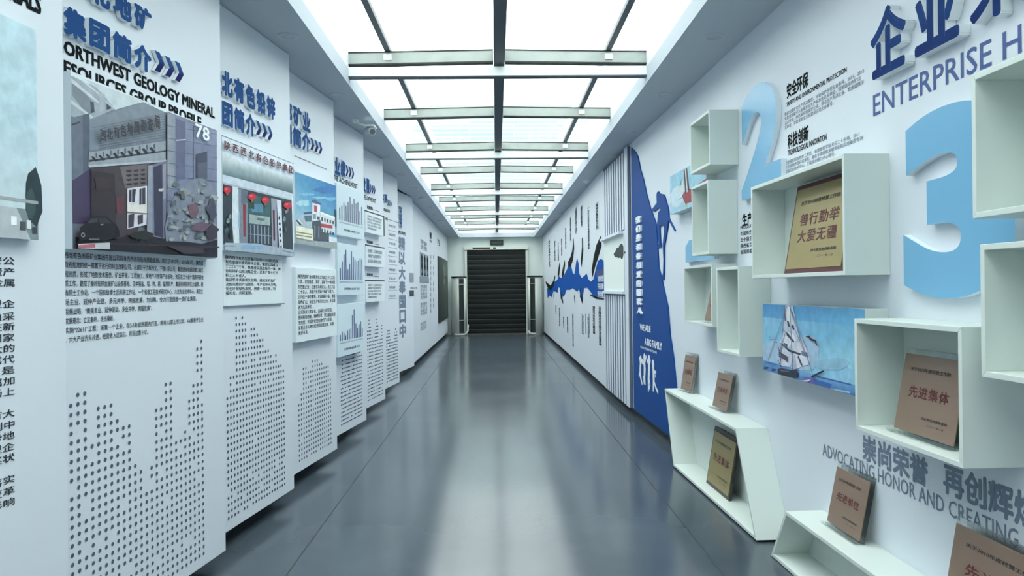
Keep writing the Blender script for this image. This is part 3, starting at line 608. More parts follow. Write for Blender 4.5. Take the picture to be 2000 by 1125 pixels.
for (q, vals, bm_) in charts:
    bd, r = plate('chart_board', t, fr, *q, .075, M_CARD)
    bw = (r[1] - r[0]) * .88 / len(vals); mb = MB(); zb = r[2] + (r[3] - r[2]) * .30
    for i, v in enumerate(vals):
        a = r[0] + (r[1] - r[0]) * .07 + bw * i; mb.face([(a, -.0762, zb), (a + bw * .48, -.0762, zb), (a + bw * .48, -.0762, zb + (r[3] - r[2]) * .58 * v), (a, -.0762, zb + (r[3] - r[2]) * .58 * v)])
    mb.build('bar_print', bm_, bd)
    text('axis_lettering', ' '.join(str(2004 + i) for i in range(len(vals))), unit(r, .07, .93, .245, .27), M_TXT2, bd, y=-.0762)
    text('caption_lettering', '历年经营收入统计图（亿元）', unit(r, .22, .8, .1, .15), M_TXT, bd, y=-.0762, bold=.01)
x0, x1 = fr.px(666, 740)[0], fr.px(706, 740)[0]
dots(t, fr, [(x0 + (x1 - x0) * i / 15, .62 + .18 * abs(math.sin(i * 1.7)) + .012 * i) for i in range(16)], .18, .009, .036, 9, .05, dash=True)

# three text boards panel
t, fr = panel(5, 'white panel with three dark-edged text boards beside the bar charts')
title(t, fr, '企业发展', (690, 333), (722, 354), (690, 366), (722, 381))
chevrons(t, fr, (722, 359), (733.5, 364), (722, 375), (733.5, 380))
text('heading_lettering', 'DEVELOPMENT', fr.rect((714, 382), (734, 389), (714, 391), (734, 397)), M_INK, t, bold=.02, ref='LOPMENT', anchor='R')
for q, hd, n in ((((714, 413), (750.5, 424), (714, 453), (750.5, 462)), ((716, 401), (728, 404), (716, 408), (728, 411)), 5), (((715, 479), (751, 486), (715, 520.5), (751, 522)), ((716, 469), (728, 471), (716, 475), (728, 477)), 3), (((715, 549), (751, 549), (715, 591), (751, 587.5)), ((716, 533), (728, 534), (716, 539), (728, 540)), 5)):
    bd, r = plate('text_board', t, fr, *q, .07, M_SHEET)
    mb = MB(); w, h = r[1] - r[0], r[3] - r[2]
    mb.box(r[0], r[1], -.072, -.06, r[3], r[3] + .012); mb.box(r[1] - .03, r[1], -.073, -.071, r[2], r[3]) if n == 5 and q[0][1] < 420 else None
    mb.build('dark_edge', M_FRAMEK, bd)
    L = ['集团围绕十三五发展规划做强主业', '积极推进产业结构调整转型升级', '加大科技投入提高核心竞争能力', '坚持人才强企战略建设一流队伍', '实现跨越式发展目标'][:n]
    text('lettering', '\n'.join(L), unit(r, .08, .86, .18, .86), M_TXT2, bd, y=-.0725, bold=.012, line=1.3)
    text('heading_lettering', '发展战略', fr.rect(*hd), M_TXT, t, bold=.03)
    hline('rule_line', t, fr, (hd[1][0] + 1, hd[3][1] - 1), (740, hd[3][1] + 1.5), .006)
x0, x1 = fr.px(718, 680)[0], fr.px(746, 680)[0]
dots(t, fr, [(x0 + (x1 - x0) * i / 10, .95 + .12 * math.sin(i * 1.3)) for i in range(11)], .18, .011, .04, 10, .05, dash=True)

# text list panel
t, fr = panel(6, 'white panel with a short blue title over a faint list and line pattern')
title(t, fr, '组织体系', (728, 366), (757, 382), (728, 386), (757, 398))
chevrons(t, fr, (757, 389), (765.5, 394), (757, 400), (765.5, 405))
text('heading_lettering', 'ORGANIZATION', fr.rect((749, 406), (761, 410), (749, 412), (761, 416)), M_INK, t, bold=.02)
text('subheading_lettering', '■ 组织', fr.rect((753, 424), (757, 425), (753, 430), (757, 431)), M_TXT, t, bold=.03)
hline('rule_line', t, fr, (757, 429), (778, 434), .006)
for i in range(9):
    y = 448 + i * 17
    hline('rule_line', t, fr, (758, y), (776, y + (562 - y) * .06), .004, M_TXT2)
    text('list_lettering', '地质勘查院' if i % 2 else '矿业公司', fr.rect((760, y - 9), (772, y - 8), (760, y - 4), (772, y - 3)), M_TXT2, t, bold=.01)
x0, x1 = fr.px(755, 660)[0], fr.px(775, 660)[0]
dots(t, fr, [(x0 + (x1 - x0) * i / 8, .78 + .1 * math.sin(i * 1.1)) for i in range(9)], .18, .014, .042, 11, .05, dash=True)

# vertical slogan panel
t, fr = panel(7, 'white panel with a column of large slate characters reading downward')
s0, s1, z0, z1 = fr.rect((777.5, 403), (783.5, 404), (777.5, 446), (783.5, 447)); n = 6
for i, ch in enumerate('地质报国情怀'):
    h = (z1 - z0) / n; text('raised_character', ch, (s0, s1, z1 - h * (i + .92), z1 - h * i), [M_TITLE, M_EDGE], t, bold=.03, depth=.015)
text('heading_lettering', '西北有色', fr.rect((778, 451), (792, 452), (778, 458), (792, 459)), M_TXT, t, bold=.03)
s0, s1, z0, z1 = fr.rect((779, 462), (792, 464), (779, 662), (792, 662)); cs_ = '精以大奉国口中'
for i, ch in enumerate(cs_):
    h = (z1 - z0) / len(cs_); text('slate_character', ch, (s0, s1, z1 - h * (i + .93), z1 - h * i), M_GREYL, t, bold=.05)
bd, r = plate('picture', t, fr, (801, 533), (817, 534), (801, 551), (817, 551), .01, mat('grey_photo', (.26, .30, .34), .4, noise=.3, scale=14))
bd, r = plate('picture', t, fr, (801, 567), (811, 567), (801, 578), (811, 578), .01, mat('dark_photo', (.02, .025, .035), .4))
text('caption_lettering', '企业文化', fr.rect((801, 560), (815, 560), (801, 564), (815, 564)), M_TXT, t, bold=.02)

# far flat boards
def flat_panel(y0, y1, label, x=-1.46):
    fr = Frame(x, y0, 0, 1); t = thing('display_panel', label, 'display panel', fr, (y1 - y0) / 2, .03, .10, 'flat display panels near the shutter')
    mb = MB(); mb.box(0.004, y1 - y0 - .004, 0, .138, .10, CEIL - .002); mb.build('board', M_PANEL, t, bevel=.004); return t, fr
t, fr = flat_panel(12.6, 16.45, 'flat white board with three dark spindle shapes on a grey picture strip')
text('heading_lettering', '荣誉\n资质', fr.rect((821, 468), (834, 472), (821, 488), (834, 490)), M_TXT2, t, bold=.02)
mb = MB(); r = fr.rect((820, 494), (836, 498), (820, 540), (836, 541)); mb.box(r[0], r[1], -.012, 0, r[2], r[3]); pb = mb.build('picture', mat('grey_photo_b', (.30, .35, .40), .4, noise=.2, scale=6), t)
for u in (.16, .52, .85):
    mb = MB(); cx = r[0] + (r[1] - r[0]) * u; w = (r[1] - r[0]) * .09; zz = [r[2] + (r[3] - r[2]) * k for k in (.04, .22, .42, .6, .8, .97)]; ww = [.9, .35, 1, .7, 1.0, .2]
    mb.face([(cx - w * a, -.0128, z) for a, z in zip(ww, zz)] + [(cx + w * a, -.0128, z) for a, z in zip(ww[::-1], zz[::-1])]); mb.build('spindle_print', M_INK, pb)
mb = MB(); r = fr.rect((819.5, 542), (837, 542), (819.5, 552), (837, 552)); mb.box(r[0], r[1], -.01, 0, r[2], r[3]); mb.build('picture', mat('grey_photo_c', (.24, .28, .32), .4, noise=.4, scale=20), t)
for a in ((821, 556, 834, 584), (821, 590, 834, 615), (821, 628, 833, 644)):
    text('body_lettering', '地质勘查\n开发矿业\n造福社会\n共同发展', fr.rect((a[0], a[1]), (a[2], a[1]), (a[0], a[3]), (a[2], a[3])), M_TXT2, t, bold=.02)
t, fr = flat_panel(16.46, 18.35, 'flat white board with a column of small dark round icons')
text('logo_lettering', '地矿', fr.rect((838.7, 452), (843.5, 454), (838.7, 466), (843.5, 468)), M_INK, t, bold=.04)
text('heading_lettering', '西北', fr.rect((839, 468), (843, 469), (839, 473), (843, 474)), M_TXT, t, bold=.03)
for i in range(11):
    for xx in (841.5, 846.5):
        if xx > 845 and i % 3 == 1: continue
        s, z = fr.px(xx, 502 + i * 10.5); mb = MB(); mb.disc(s, -.0015, z, .055, 10); mb.build('icon_print', M_TXT, t)
t, fr = flat_panel(18.36, 22.45, 'flat board with a tall dark green framed picture beside the air conditioner')
text('logo_lettering', '矿业', fr.rect((854.5, 466), (859, 468), (854.5, 480), (859, 481)), M_INK, t, bold=.04)
r = fr.rect((854, 499), (873, 511), (856, 631), (873, 621)); r = (r[0], min(r[1], 3.95), r[2], r[3])
mb = MB(); mb.box(r[0], r[1], -.03, 0, r[2], r[3]); fm = mb.build('picture_frame', M_FRAMEK, t, bevel=.004)
mb = MB(); mb.box(r[0] + .12, r[1] - .08, -.033, -.0305, r[2] + .05, r[3] - .05); mb.build('picture', M_GREENPIC, fm)
mb = MB(); mb.face([(r[0] + .45 * (r[1] - r[0]) + a * .5, -.0335, r[2] + (r[3] - r[2]) * (.55 + b)) for a, b in [(0, 0), (.6, .05), (.9, .12), (.8, .3), (.3, .36), (.1, .3), (.5, .25), (.5, .12)]]); mb.build('print', mat('pale_green_print', (.20, .27, .23), .5), fm)

# ------------------------------------------------------------------ the honours wall: frame along the slanting wall
HW = Frame(1.70, 0, .0277, -1)   # local x = towards the camera and beyond; s = -y (approximately)
def PX(x, y, d=0): return HW.px(x, y, d)
# row of big title characters
s0 = PX(1701, 150, .04)[0]; s1 = PX(1771, 108, .04)[0]; zb, zt = PX(1703, 157, .04)[1], PX(1740, 10, .04)[1] + .0
wch = s1 - s0; s2 = PX(1787, 108, .04)[0]; pit = s2 - s0
for i, (ch, lb) in enumerate(zip('企业荣誉', ('first big blue raised title character with a roof-like top above the letters ENT', 'second big blue raised title character with upright strokes above the letters ERPR', 'third big blue raised title character above the end of the word ENTERPRISE', 'fourth and last big blue raised title character after the one over ENTERPRISE'))):
    o = text('raised_character', ch, (s0 + pit * i, s0 + pit * i + wch, zb - .004, zt + .01), [M_TITLE, M_EDGE], None, HW, y=-.001, bold=.035, depth=.04, res=6)
    props(recentre(o), lb, 'raised letter', 'big blue title characters on the honours wall')
a, b = PX(1706, 228), PX(1706, 186); e = PX(1996, 95)
o = text('wall_lettering', 'ENTERPRISE HONOR', (a[0], e[0], a[1], b[1]), mat('blue_vinyl_letter', (.012, .06, .25), .4), None, HW, y=-.0015, bold=.006, ref='ENTERPRISE H')
props(recentre(o), 'blue English lettering reading ENTERPRISE HONOR on the honours wall', 'lettering')
# numerals
def numeral(ch, s0, s1, z0, z1, label):
    o = text('raised_numeral', ch, (s0, s1, z0, z1), [M_NUM, mat('frosted_edge', (.72, .80, .86), .3)], None, HW, y=-.001, bold=.05, depth=.03, res=10, smooth=True)
    props(recentre(o), label, 'numeral', 'sky blue numerals on the honours wall')
numeral('3', PX(1765, 480, .03)[0], PX(1765, 480, .03)[0] + .60, 1.345, 2.03, 'sky blue raised numeral three partly behind two award boxes')
numeral('2', PX(1449, 395, .03)[0], PX(1449, 395, .03)[0] + .60, 1.93, 2.585, 'sky blue raised numeral two above the gold plaque box')
b0 = PX(1339, 490, .03)[0]; b1 = PX(1396, 508, .03)[0]; mb = MB(); zb = 1.588
mb.prism([(b0, zb), (b1, zb), (b1, zb + .14), (b1 - .16, zb + .16), (b1 - .16, zb + .655), (b1 - .30, zb + .655), (b1 - .42, zb + .56), (b1 - .42, zb + .43), (b1 - .32, zb + .47), (b1 - .32, zb + .17), (b0 + .10, zb + .17), (b0, zb + .12)], -.001, -.031, 'y', 0, 1)
props(recentre(mb.build('raised_numeral', [M_NUM, mat('frosted_edge')], None, HW)), 'sky blue raised numeral one mostly hidden behind stacked award boxes', 'numeral', 'sky blue numerals on the honours wall')
# information text on the wall
def wall_text(body, rect, m, label, bold=.01, line=1.0, cat='lettering', **k):
    o = text('wall_lettering', body, rect, m, None, HW, y=-.0015, bold=bold, line=line, **k); return props(recentre(o), label, cat)
a = PX(1537, 192); wall_text('安全环保', (a[0], PX(1579, 160)[0], a[1] - .005, a[1] + .075), M_INK, 'black Chinese heading above the safety paragraph', .03)
a = PX(1537, 210); e = PX(1654, 140); wall_text('SAFETY AND ENVIRONMENTAL PROTECTION', (a[0], e[0], a[1] + .004, a[1] + .028), M_INK, 'black English heading of the safety paragraph beside numeral two', .02)
a = PX(1533, 252); e = PX(1688, 150)
wall_text('荣获全国安全生产先进单位、环境保护示范企业称号，2011、2012\n年度连续被评为省级安全生产标准化达标单位，国家级绿色矿山\n试点单位，陕西省环境友好企业、清洁生产先进企业、职业健康示\n范单位，荣获省安全文化建设示范企业称号。', (a[0], e[0], a[1] - .005, a[1] + .088), M_TXT2, 'grey safety paragraph of four lines beside numeral two', .012, 1.1)
a = PX(1539, 290); wall_text('科技创新', (a[0], PX(1580, 262)[0], a[1] - .005, a[1] + .075), M_INK, 'black Chinese heading above the innovation paragraph', .03)
a = PX(1539, 305); e = PX(1615, 268); wall_text('TECHNOLOGICAL INNOVATION', (a[0], e[0], a[1], a[1] + .03), M_INK, 'black English heading of the innovation paragraph over the gold plaque box', .02)
a = PX(1534, 338); e = PX(1686, 262)
wall_text('荣获国家科技进步二等奖、省部级科学技术奖二十余项，2011\n年全国地质找矿成果奖，拥有多项国家发明专利和实用新型专利\n省级企业技术中心、工程技术研究中心称号。', (a[0], e[0], a[1] - .005, a[1] + .062), M_TXT2, 'grey innovation paragraph running behind the gold plaque box', .012, 1.1)
a = PX(1450, 440); wall_text('生产经营', (a[0], a[0] + .36, a[1] - .01, a[1] + .07), M_INK, 'black Chinese heading below numeral two', .03)
a = PX(1447, 497); wall_text('PRODUCTION\n中国有色金属工业\n五十强企业称号\n陕西省百强企业称号\n省国资委先进单位', (a[0], a[0] + .45, a[1], a[1] + .18), M_TXT, 'small dark paragraph below numeral two beside the tall boxes', .012, 1.3)
a = PX(1685, 892); b = PX(1685, 852); e = PX(1995, 965)
s_end = PX(1955, 960)[0]
wall_text('崇尚荣誉', (a[0], PX(1813, 905)[0], a[1] - .012, b[1] + .012), M_GREYL, 'slate Chinese slogan above the words ADVOCATING HONOR below the award boxes', .03)
a = PX(1843, 962); wall_text('再创辉煌', (a[0], PX(1980, 970)[0], a[1], a[1] + .115), M_GREYL, 'slate Chinese slogan half above the word CREATING', .03, ref='再创辉')
a = PX(1607, 889); b = PX(1607, 867); e = PX(1990, 1070)
wall_text('ADVOCATING HONOR AND CREATING BRILLIANCE', (a[0], e[0], a[1], b[1] + .005), M_GREYL, 'slate English slogan starting ADVOCATING HONOR on the honours wall', .004, ref='ADVOCATING HONOR AND CREATING')

# open award boxes: s runs towards the camera, so a box spans s0 (far side) to s1 (near side)
TH = .018
def award_box(ya, yb, z0, z1, d, label, shape=None):
    """ya far side, yb near side (metres along the corridor)."""
    s0, s1 = -ya, -yb
    t = thing('award_box', label, 'wall shelf', HW, (s0 + s1) / 2, 0, z0, 'white open award boxes on the honours wall')
    P = shape or [(s0, z1), (s0, z0), (s1, z0), (s1, z1)]     # far top, far bottom, near bottom, near top
    cx = sum(p[0] for p in P) / 4; cz = sum(p[1] for p in P) / 4
    def inset(P, h):
        out = []
        n = len(P)
        for i in range(n):
            p, q, r = Vector(P[i - 1]), Vector(P[i]), Vector(P[(i + 1) % n])
            e1 = (q - p).normalized(); e2 = (r - q).normalized(); n1 = Vector((-e1.y, e1.x)); n2 = Vector((-e2.y, e2.x))
            k = h / (1 + n1.dot(n2)); out.append(tuple(q + (n1 + n2) * k))
        return out
    I = inset(P, TH)
    for nm, i, j in (('side_panel', 0, 1), ('bottom_panel', 1, 2), ('side_panel', 2, 3), ('top_panel', 3, 0)):
        mb = MB(); mb.prism([P[i], P[j], I[j], I[i]], -.0005, -d, 'y'); mb.build(nm, M_BOX, t, bevel=.0015)
    I2 = inset(P, TH + .0005); mb = MB(); mb.prism(I2, -.001, -.010, 'y'); mb.build('back_panel', M_BOX, t)
    return t
award_box(5.15, 4.722, 2.178, 2.532, .19, 'uppermost small award box beside the numeral two')
award_box(5.125, 4.755, 1.606, 2.085, .192, 'tall narrow award box hung directly below the uppermost one')
award_box(5.43, 4.785, 1.13, 1.543, .165, 'square award box with a small tan plaque leaning inside')
award_box(4.63, 4.23, .988, 1.512, .187, 'empty narrow upright award box overlapping the box with the small plaque')
award_box(4.02, 2.997, 1.437, 1.935, .191, 'wide award box holding the gold plaque in maroon frame')
award_box(2.912, 2.263, .825, 1.264, .20, 'award box holding a tan plaque in front of the slate slogan')
award_box(2.213, 1.52, 1.594, 2.027, .195, 'empty award box covering the upper half of the numeral three')
award_box(2.182, 1.50, 1.12, 1.514, .195, 'empty award box covering the lower half of the numeral three')
award_box(5.93, 4.0, .012, .578, .19, 'large slanted floor-level award box with two plaques on top', [(-5.93, .578), (-5.69, .012), (-4.0, .012), (-4.30, .566)])
award_box(3.8, 1.7, .004, .288, .19, 'long low slanted award box below the English slogan with plaques on top', [(-3.615, .288), (-3.80, .004), (-1.7, .004), (-1.9, .288)])

# canvas prints
def canvas(ya, yb, z0, z1, d, label, shapes):
    s0, s1 = -ya, -yb
    t = thing('canvas_print', label, 'picture', HW, (s0 + s1) / 2, 0, z0, 'ship pictures on the honours wall')
    mb = MB(); mb.box(s0, s1, -.0005, -d, z0, z1); mb.build('stretcher_box', M_BOX, t, bevel=.002)
    art('print', (s0, s1, z0, z1), -d, shapes, t); return t
sea = [([K(118, 176, 204), K(150, 192, 214), K(90, 156, 196), K(64, 132, 184)], Q(0, 0, 1, 1)), ([K(120, 178, 204), K(150, 196, 212), K(104, 164, 196), K(126, 176, 206)], Q(.0, .3, 1, .8))]
ship = [(K(158, 186, 210), [(0, 520), (130, 470), (250, 480), (400, 420), (560, 430), (620, 520), (610, 700), (540, 810), (300, 790), (0, 700)]), (K(140, 182, 206), blob(760, 740, 190, 70, 18, .15, 605)),
  ([K(104, 156, 196), K(90, 140, 188), K(120, 166, 204), K(100, 150, 196), K(60, 110, 170), K(52, 100, 162), K(80, 130, 184)], [(0, 688), (200, 745), (560, 850), (1160, 1005), (1160, 1160), (560, 990), (0, 850)]), (K(50, 96, 156), [(590, 866), (970, 955), (970, 972), (600, 884)]), (K(46, 96, 162), [(560, 900), (760, 960), (740, 1010), (560, 960)]), (K(150, 186, 214), [(740, 1000), (960, 1040), (960, 1062), (800, 1030)]), (K(96, 90, 160), [(440, 880), (560, 890), (580, 960), (480, 940)]), (K(36, 44, 96), blob(36, 778, 26, 14, 10, .3, 600)), (K(48, 56, 130), blob(120, 800, 30, 14, 10, .3, 601)), (K(60, 100, 160), [(20, 705), (160, 742), (150, 755), (20, 722)]),
  (K(188, 198, 214), [(250, 85), (330, 95), (380, 330), (405, 450), (300, 480), (225, 330)]), (K(216, 216, 226), [(226, 380), (330, 400), (385, 480), (270, 560), (196, 505)]), (K(222, 226, 234), [(255, 110), (300, 105), (330, 300), (280, 330)]), (K(202, 202, 216), [(185, 560), (300, 590), (335, 680), (300, 770), (185, 750)]), (K(206, 206, 219), [(300, 520), (420, 480), (505, 600), (420, 622), (340, 604)]), (K(212, 214, 226), [(340, 620), (470, 640), (515, 665), (520, 740), (440, 760), (350, 800)]), (K(168, 172, 192), [(330, 640), (360, 640), (380, 790), (340, 800)]),
  (K(48, 48, 66), [(192, 506), (212, 508), (290, 575), (420, 622), (415, 640), (290, 600)]), (K(70, 70, 90), [(256, 380), (282, 400), (352, 488), (340, 502), (266, 424)]), (K(54, 54, 72), [(268, 258), (290, 268), (302, 332), (278, 322)]), (K(36, 38, 52), [(322, 308), (346, 318), (348, 362), (330, 352)]), (K(70, 72, 92), [(180, 596), (284, 660), (282, 722), (186, 650)]), (K(84, 86, 108), [(236, 500), (276, 520), (270, 570), (230, 545)]), (K(70, 72, 92), [(396, 640), (444, 752), (424, 752), (386, 662)]), (K(106, 108, 132), [(428, 588), (482, 610), (502, 662), (440, 642)]), (K(60, 70, 110), [(312, 160), (330, 158), (350, 230), (338, 236)]), (K(90, 96, 120), [(232, 130), (244, 128), (256, 260), (246, 264)])]
for a, b, c_, d_ in ((290, 90, 500, 600), (290, 90, 560, 870), (240, 110, 190, 780), (300, 95, 330, 800), (330, 300, 520, 740), (270, 100, 60, 690), (255, 380, 190, 600)): ship.append((K(120, 126, 150), [(a, b), (a + 5, b), (c_ + 5, d_), (c_, d_)]))
for q in range(9): ship.append((K(70, 74, 96), blob(180 + (q % 3) * 11, 560 + q * 24, 8, 7, 7, .4, 620 + q)))
for q in range(7): ship.append((K(90, 104, 136), blob(90 + (q * 37) % 90, 440 + (q * 29) % 60, 7, 5, 7, .4, 640 + q)))
ship += [(K(36, 38, 54), [(172, 792), (212, 780), (330, 802), (385, 788), (404, 872), (330, 884), (178, 862)]), (K(96, 100, 124), [(200, 800), (300, 812), (300, 824), (200, 814)]), (K(226, 227, 232), [(168, 856), (330, 890), (430, 925), (545, 905), (500, 932), (430, 945), (330, 905), (168, 868)]), (K(28, 32, 52), [(540, 870), (675, 803), (687, 820), (560, 887)]), (K(30, 33, 46), [(478, 436), (520, 424), (552, 460), (594, 470), (613, 532), (602, 532), (580, 486), (545, 480), (520, 452)])]
cv = canvas(4.10, 3.017, .928, 1.297, .10, 'canvas of a white sailing ship at sea under the gold plaque box', sea)
drawn('ship_print', HW, .1012, (-4.10, -3.017, .928, 1.297), (1490, 580, 5.624), ship, cv, .9)
red = [([K(150, 188, 206)] * 2 + [K(132, 180, 200)] * 2, Q(0, 0, 1, 1)), (K(184, 204, 214), blob(.2, .4, .22, .25, 16, .2, 51)), (K(140, 28, 40), [(.36, .36), (.46, .12), (1, .1), (1, .5), (.62, .42), (.5, .48)]), (K(40, 24, 34), [(.42, .97), (.455, .97), (.50, .35), (.46, .38)]), (K(196, 186, 190), [(.455, .97), (.485, .97), (.53, .4), (.50, .38)]), (K(52, 26, 36), [(.485, .97), (.52, .97), (.58, .42), (.53, .42)]), (K(206, 200, 192), [(.33, .60), (.40, .74), (.42, .45), (.34, .42)]), (K(84, 140, 120), [(.30, .66), (.36, .8), (.35, .62)]), (K(90, 130, 150), [(.22, .28), (.36, .33), (.36, .30)]), (K(150, 180, 90), [(.42, .06), (.52, .14), (.5, .05)])]
canvas(6.12, 5.16, 1.995, 2.31, .075, 'canvas of a red-hulled ship partly hidden behind the uppermost award box', red)

# ------------------------------------------------------------------ award plaques
def plaque(sc, w, h, z, d, lean, rot, label, big, lines=2, plate_m=M_BRONZE, frame=None, top=None, head=True):
    """sc: along the wall, d: distance of its foot from the wall, lean: backward tilt, rot: turn about its foot."""
    base = HW.world(sc, -d, z)
    t = bpy.data.objects.new('award_plaque', None); t.empty_display_size = .05; COL.objects.link(t); OFF[t.name] = Vector()
    t.location = base; t.rotation_euler = (-lean, 0, HW.ang + rot); t.rotation_mode = 'XYZ'
    t.rotation_euler = (Matrix.Rotation(HW.ang + rot, 3, 'Z') @ Matrix.Rotation(-lean, 3, 'X')).to_euler()
    props(t, label, 'plaque', 'award plaques on the honours wall')
    fw = .018 if frame else .0
    mb = MB()
    if frame:
        mb.box(-w / 2, w / 2, 0, .016, 0, h); mb.build('frame', frame, t, bevel=.002)
        mb = MB(); mb.box(-w / 2 + fw, w / 2 - fw, -.0025, -.0002, fw * 1.3, h - (.03 if top else fw * 1.3)); mb.build('plate', plate_m, t)
        yf = -.0035; zb0, zt0 = fw, h - fw
    else:
        mb.box(-w / 2 - .006, w / 2 + .006, .0, .018, .0, h + .02); mb.build('acrylic_block', M_ACRYL, t, bevel=.002)
        mb = MB(); mb.box(-w / 2, w / 2, -.005, -.0005, .012, h - .002); mb.build('plate', plate_m, t, bevel=.001)
        mb = MB(); mb.box(-w / 2 - .01, w / 2 + .01, -.03, -.0055, 0.0, .006); mb.build('acrylic_foot', M_ACRYL, t)
        yf = -.006; zb0, zt0 = .012, h
    H = zt0 - zb0
    text('heading_lettering', '关于2010年度经营工作的', (-w * .36, w * .30, zb0 + H * .78, zb0 + H * .83), M_TXT, t, y=yf, bold=.01)
    n = len(big)
    for i, row in enumerate(big):
        zc = zb0 + H * (.52 if n == 1 else (.60, .40)[i]); hh = H * .075
        text('title_lettering', row, (-w * .33, w * .33, zc - hh, zc + hh), M_RED, t, y=yf, bold=.015, spacing=1.15)
    text('issuer_lettering', '西北有色地质勘查局', (-w * .05, w * .36, zb0 + H * .2, zb0 + H * .235), M_TXT, t, y=yf, bold=.01)
    text('date_lettering', '二〇一一年一月', (w * .05, w * .32, zb0 + H * .13, zb0 + H * .16), M_TXT, t, y=yf)
    return t
plaque(-5.72, .20, .285, .579, .075, .16, .12, 'small tan plaque on the slanted box top, beside the blue board', ['先进单位'])
plaque(-4.90, .25, .245, .572, .085, .20, .05, 'small tan plaque on the slanted box top, second from the blue board', ['先进单位'])
plaque(-4.90, .46, .40, .031, .11, .17, 0, 'gold plaque with dark frame standing inside the slanted floor-level box', ['先进集体'], plate_m=M_GOLD, frame=M_FRAMEK, top=True)
plaque(-3.44, .60, .45, 1.456, .13, .17, 0, 'large gold plaque in maroon frame inside the wide award box', ['善行勤举', '大爱无疆'], plate_m=M_GOLD, frame=M_MAROON)
plaque(-2.60, .35, .30, .844, .12, .18, 0, 'tan plaque on acrylic stand inside the box over the slate slogan', ['先进集体'])
plaque(-3.27, .29, .27, .289, .075, .20, 0, 'square tan plaque on the low box below the English slogan', ['先进单位'])
plaque(-2.30, .47, .285, .289, .088, .18, 0, 'tan plaque at the bottom corner under the word CREATING', ['先进集体'])
plaque(-4.955, .27, .22, 1.149, .118, .22, 0, 'small tan plaque mostly hidden inside the square award box', ['先进单位'])

# ------------------------------------------------------------------ blue family board, slatted panel, ink mural
t = thing('mural_board', 'royal blue hill-shaped board with climber silhouette and white figures', 'mural', HW, -7.2, -.006, .08)
out = [(1232.5, 297), (1241, 297), (1245, 305), (1248, 318), (1250, 330), (1256, 350), (1262.6, 380), (1270.6, 409), (1280, 434), (1283, 460), (1284, 482), (1286, 521), (1294, 554), (1304, 600), (1308, 653), (1315, 699), (1320, 754), (1325, 800), (1331, 868)]
pts = [HW.px(x, y, .012) for x, y in out]; pts = [(pts[0][0], 2.90)] + pts[1:-1] + [(pts[-1][0], .082), (pts[0][0], .082)]
mb = MB(); mb.prism(pts, -.0005, -.012, 'y'); bb = mb.build('board', M_BLUE, t)
cl = [(1282.5, 396), (1271.4, 411), (1278, 413), (1286.6, 405.6), (1290, 409), (1285, 415), (1284, 429.6), (1282.6, 441.6), (1286.6, 476), (1284, 484), (1290, 483), (1288, 442), (1295.4, 439), (1297, 447), (1294, 479), (1295.4, 508), (1294.6, 533.6), (1290.6, 545), (1296, 547), (1297, 524), (1297, 482), (1303.4, 444), (1305, 429.6), (1317, 451), (1318, 449.6), (1306, 426), (1305, 409), (1301, 395), (1298, 384), (1296, 380), (1290, 378.5), (1286.5, 377), (1285.5, 374), (1283.5, 375), (1282, 380)]
mb = MB(); mb.prism([HW.px(x, y, .012) for x, y in cl], -.0005, -.012, 'y'); mb.build('climber_silhouette', M_BLUE, t)
s0, s1, z0, z1 = HW.rect((1246, 420), (1256, 420), (1246, 616), (1256, 616), .012); chs = '我们是相亲相爱的一家人'
for i, ch in enumerate(chs):
    h = (z1 - z0) / len(chs); text('raised_character', ch, (s0, s1 - .02, z1 - h * (i + .85), z1 - h * (i + .1)), [M_WHITEP, M_EDGE], t, y=-.0125, bold=.045, depth=.02)
text('printed_lettering', 'WE ARE', HW.rect((1250, 632), (1271, 637), (1250, 645), (1271, 649), .012), M_WHITEP, t, y=-.0135, bold=.03)
text('printed_lettering', 'A BIG FAMILY', HW.rect((1259, 659), (1293, 670), (1259, 673), (1293, 685), .012), M_WHITEP, t, y=-.0135, bold=.03)
text('printed_lettering', 'WE WORK TOGETHER WE GROW TOGETHER', HW.rect((1251, 675), (1283, 687), (1251, 679), (1283, 692), .012), M_WHITEP, t, y=-.0135, bold=.02)
def zs(x, y): return HW.px(1225 + x / 6.25, 600 + y / 6.25, .012)
for body, limbs in (([(165, 665, .9), (160, 760, 1.2), (165, 850, .9), (185, 945, .5)], [[(165, 690), (150, 610)], [(160, 770), (145, 850)], [(170, 640), (200, 700)]]),
                    ([(212, 640, 1), (215, 760, 1.4), (212, 860, 1.1), (222, 950, .5)], [[(212, 690), (180, 640)], [(215, 690), (235, 590)], [(212, 850), (195, 850), (210, 940)]]),
                    ([(268, 660, 1), (268, 770, 1.4), (262, 880, 1.1), (260, 1035, .5)], [[(268, 720), (245, 640)], [(270, 720), (285, 640)], [(268, 860), (280, 950), (268, 1000)]]),
                    ([(318, 720, 1), (325, 800, 1.4), (325, 900, 1.1), (318, 1030, .5)], [[(318, 760), (305, 660)], [(325, 780), (355, 800), (345, 850)], [(328, 900), (350, 980), (380, 1045)]])):
    mb = MB(); mb.stroke([(*zs(x, y), w) for x, y, w in body], .062, -.0135)
    for lb in limbs: mb.stroke([zs(x, y) for x, y in lb], .034, -.0136)
    c = zs(body[0][0], body[0][1] - 18); mb.disc(c[0], -.0135, c[1], .05, 10); mb.build('figure_print', M_WHITEP, t)

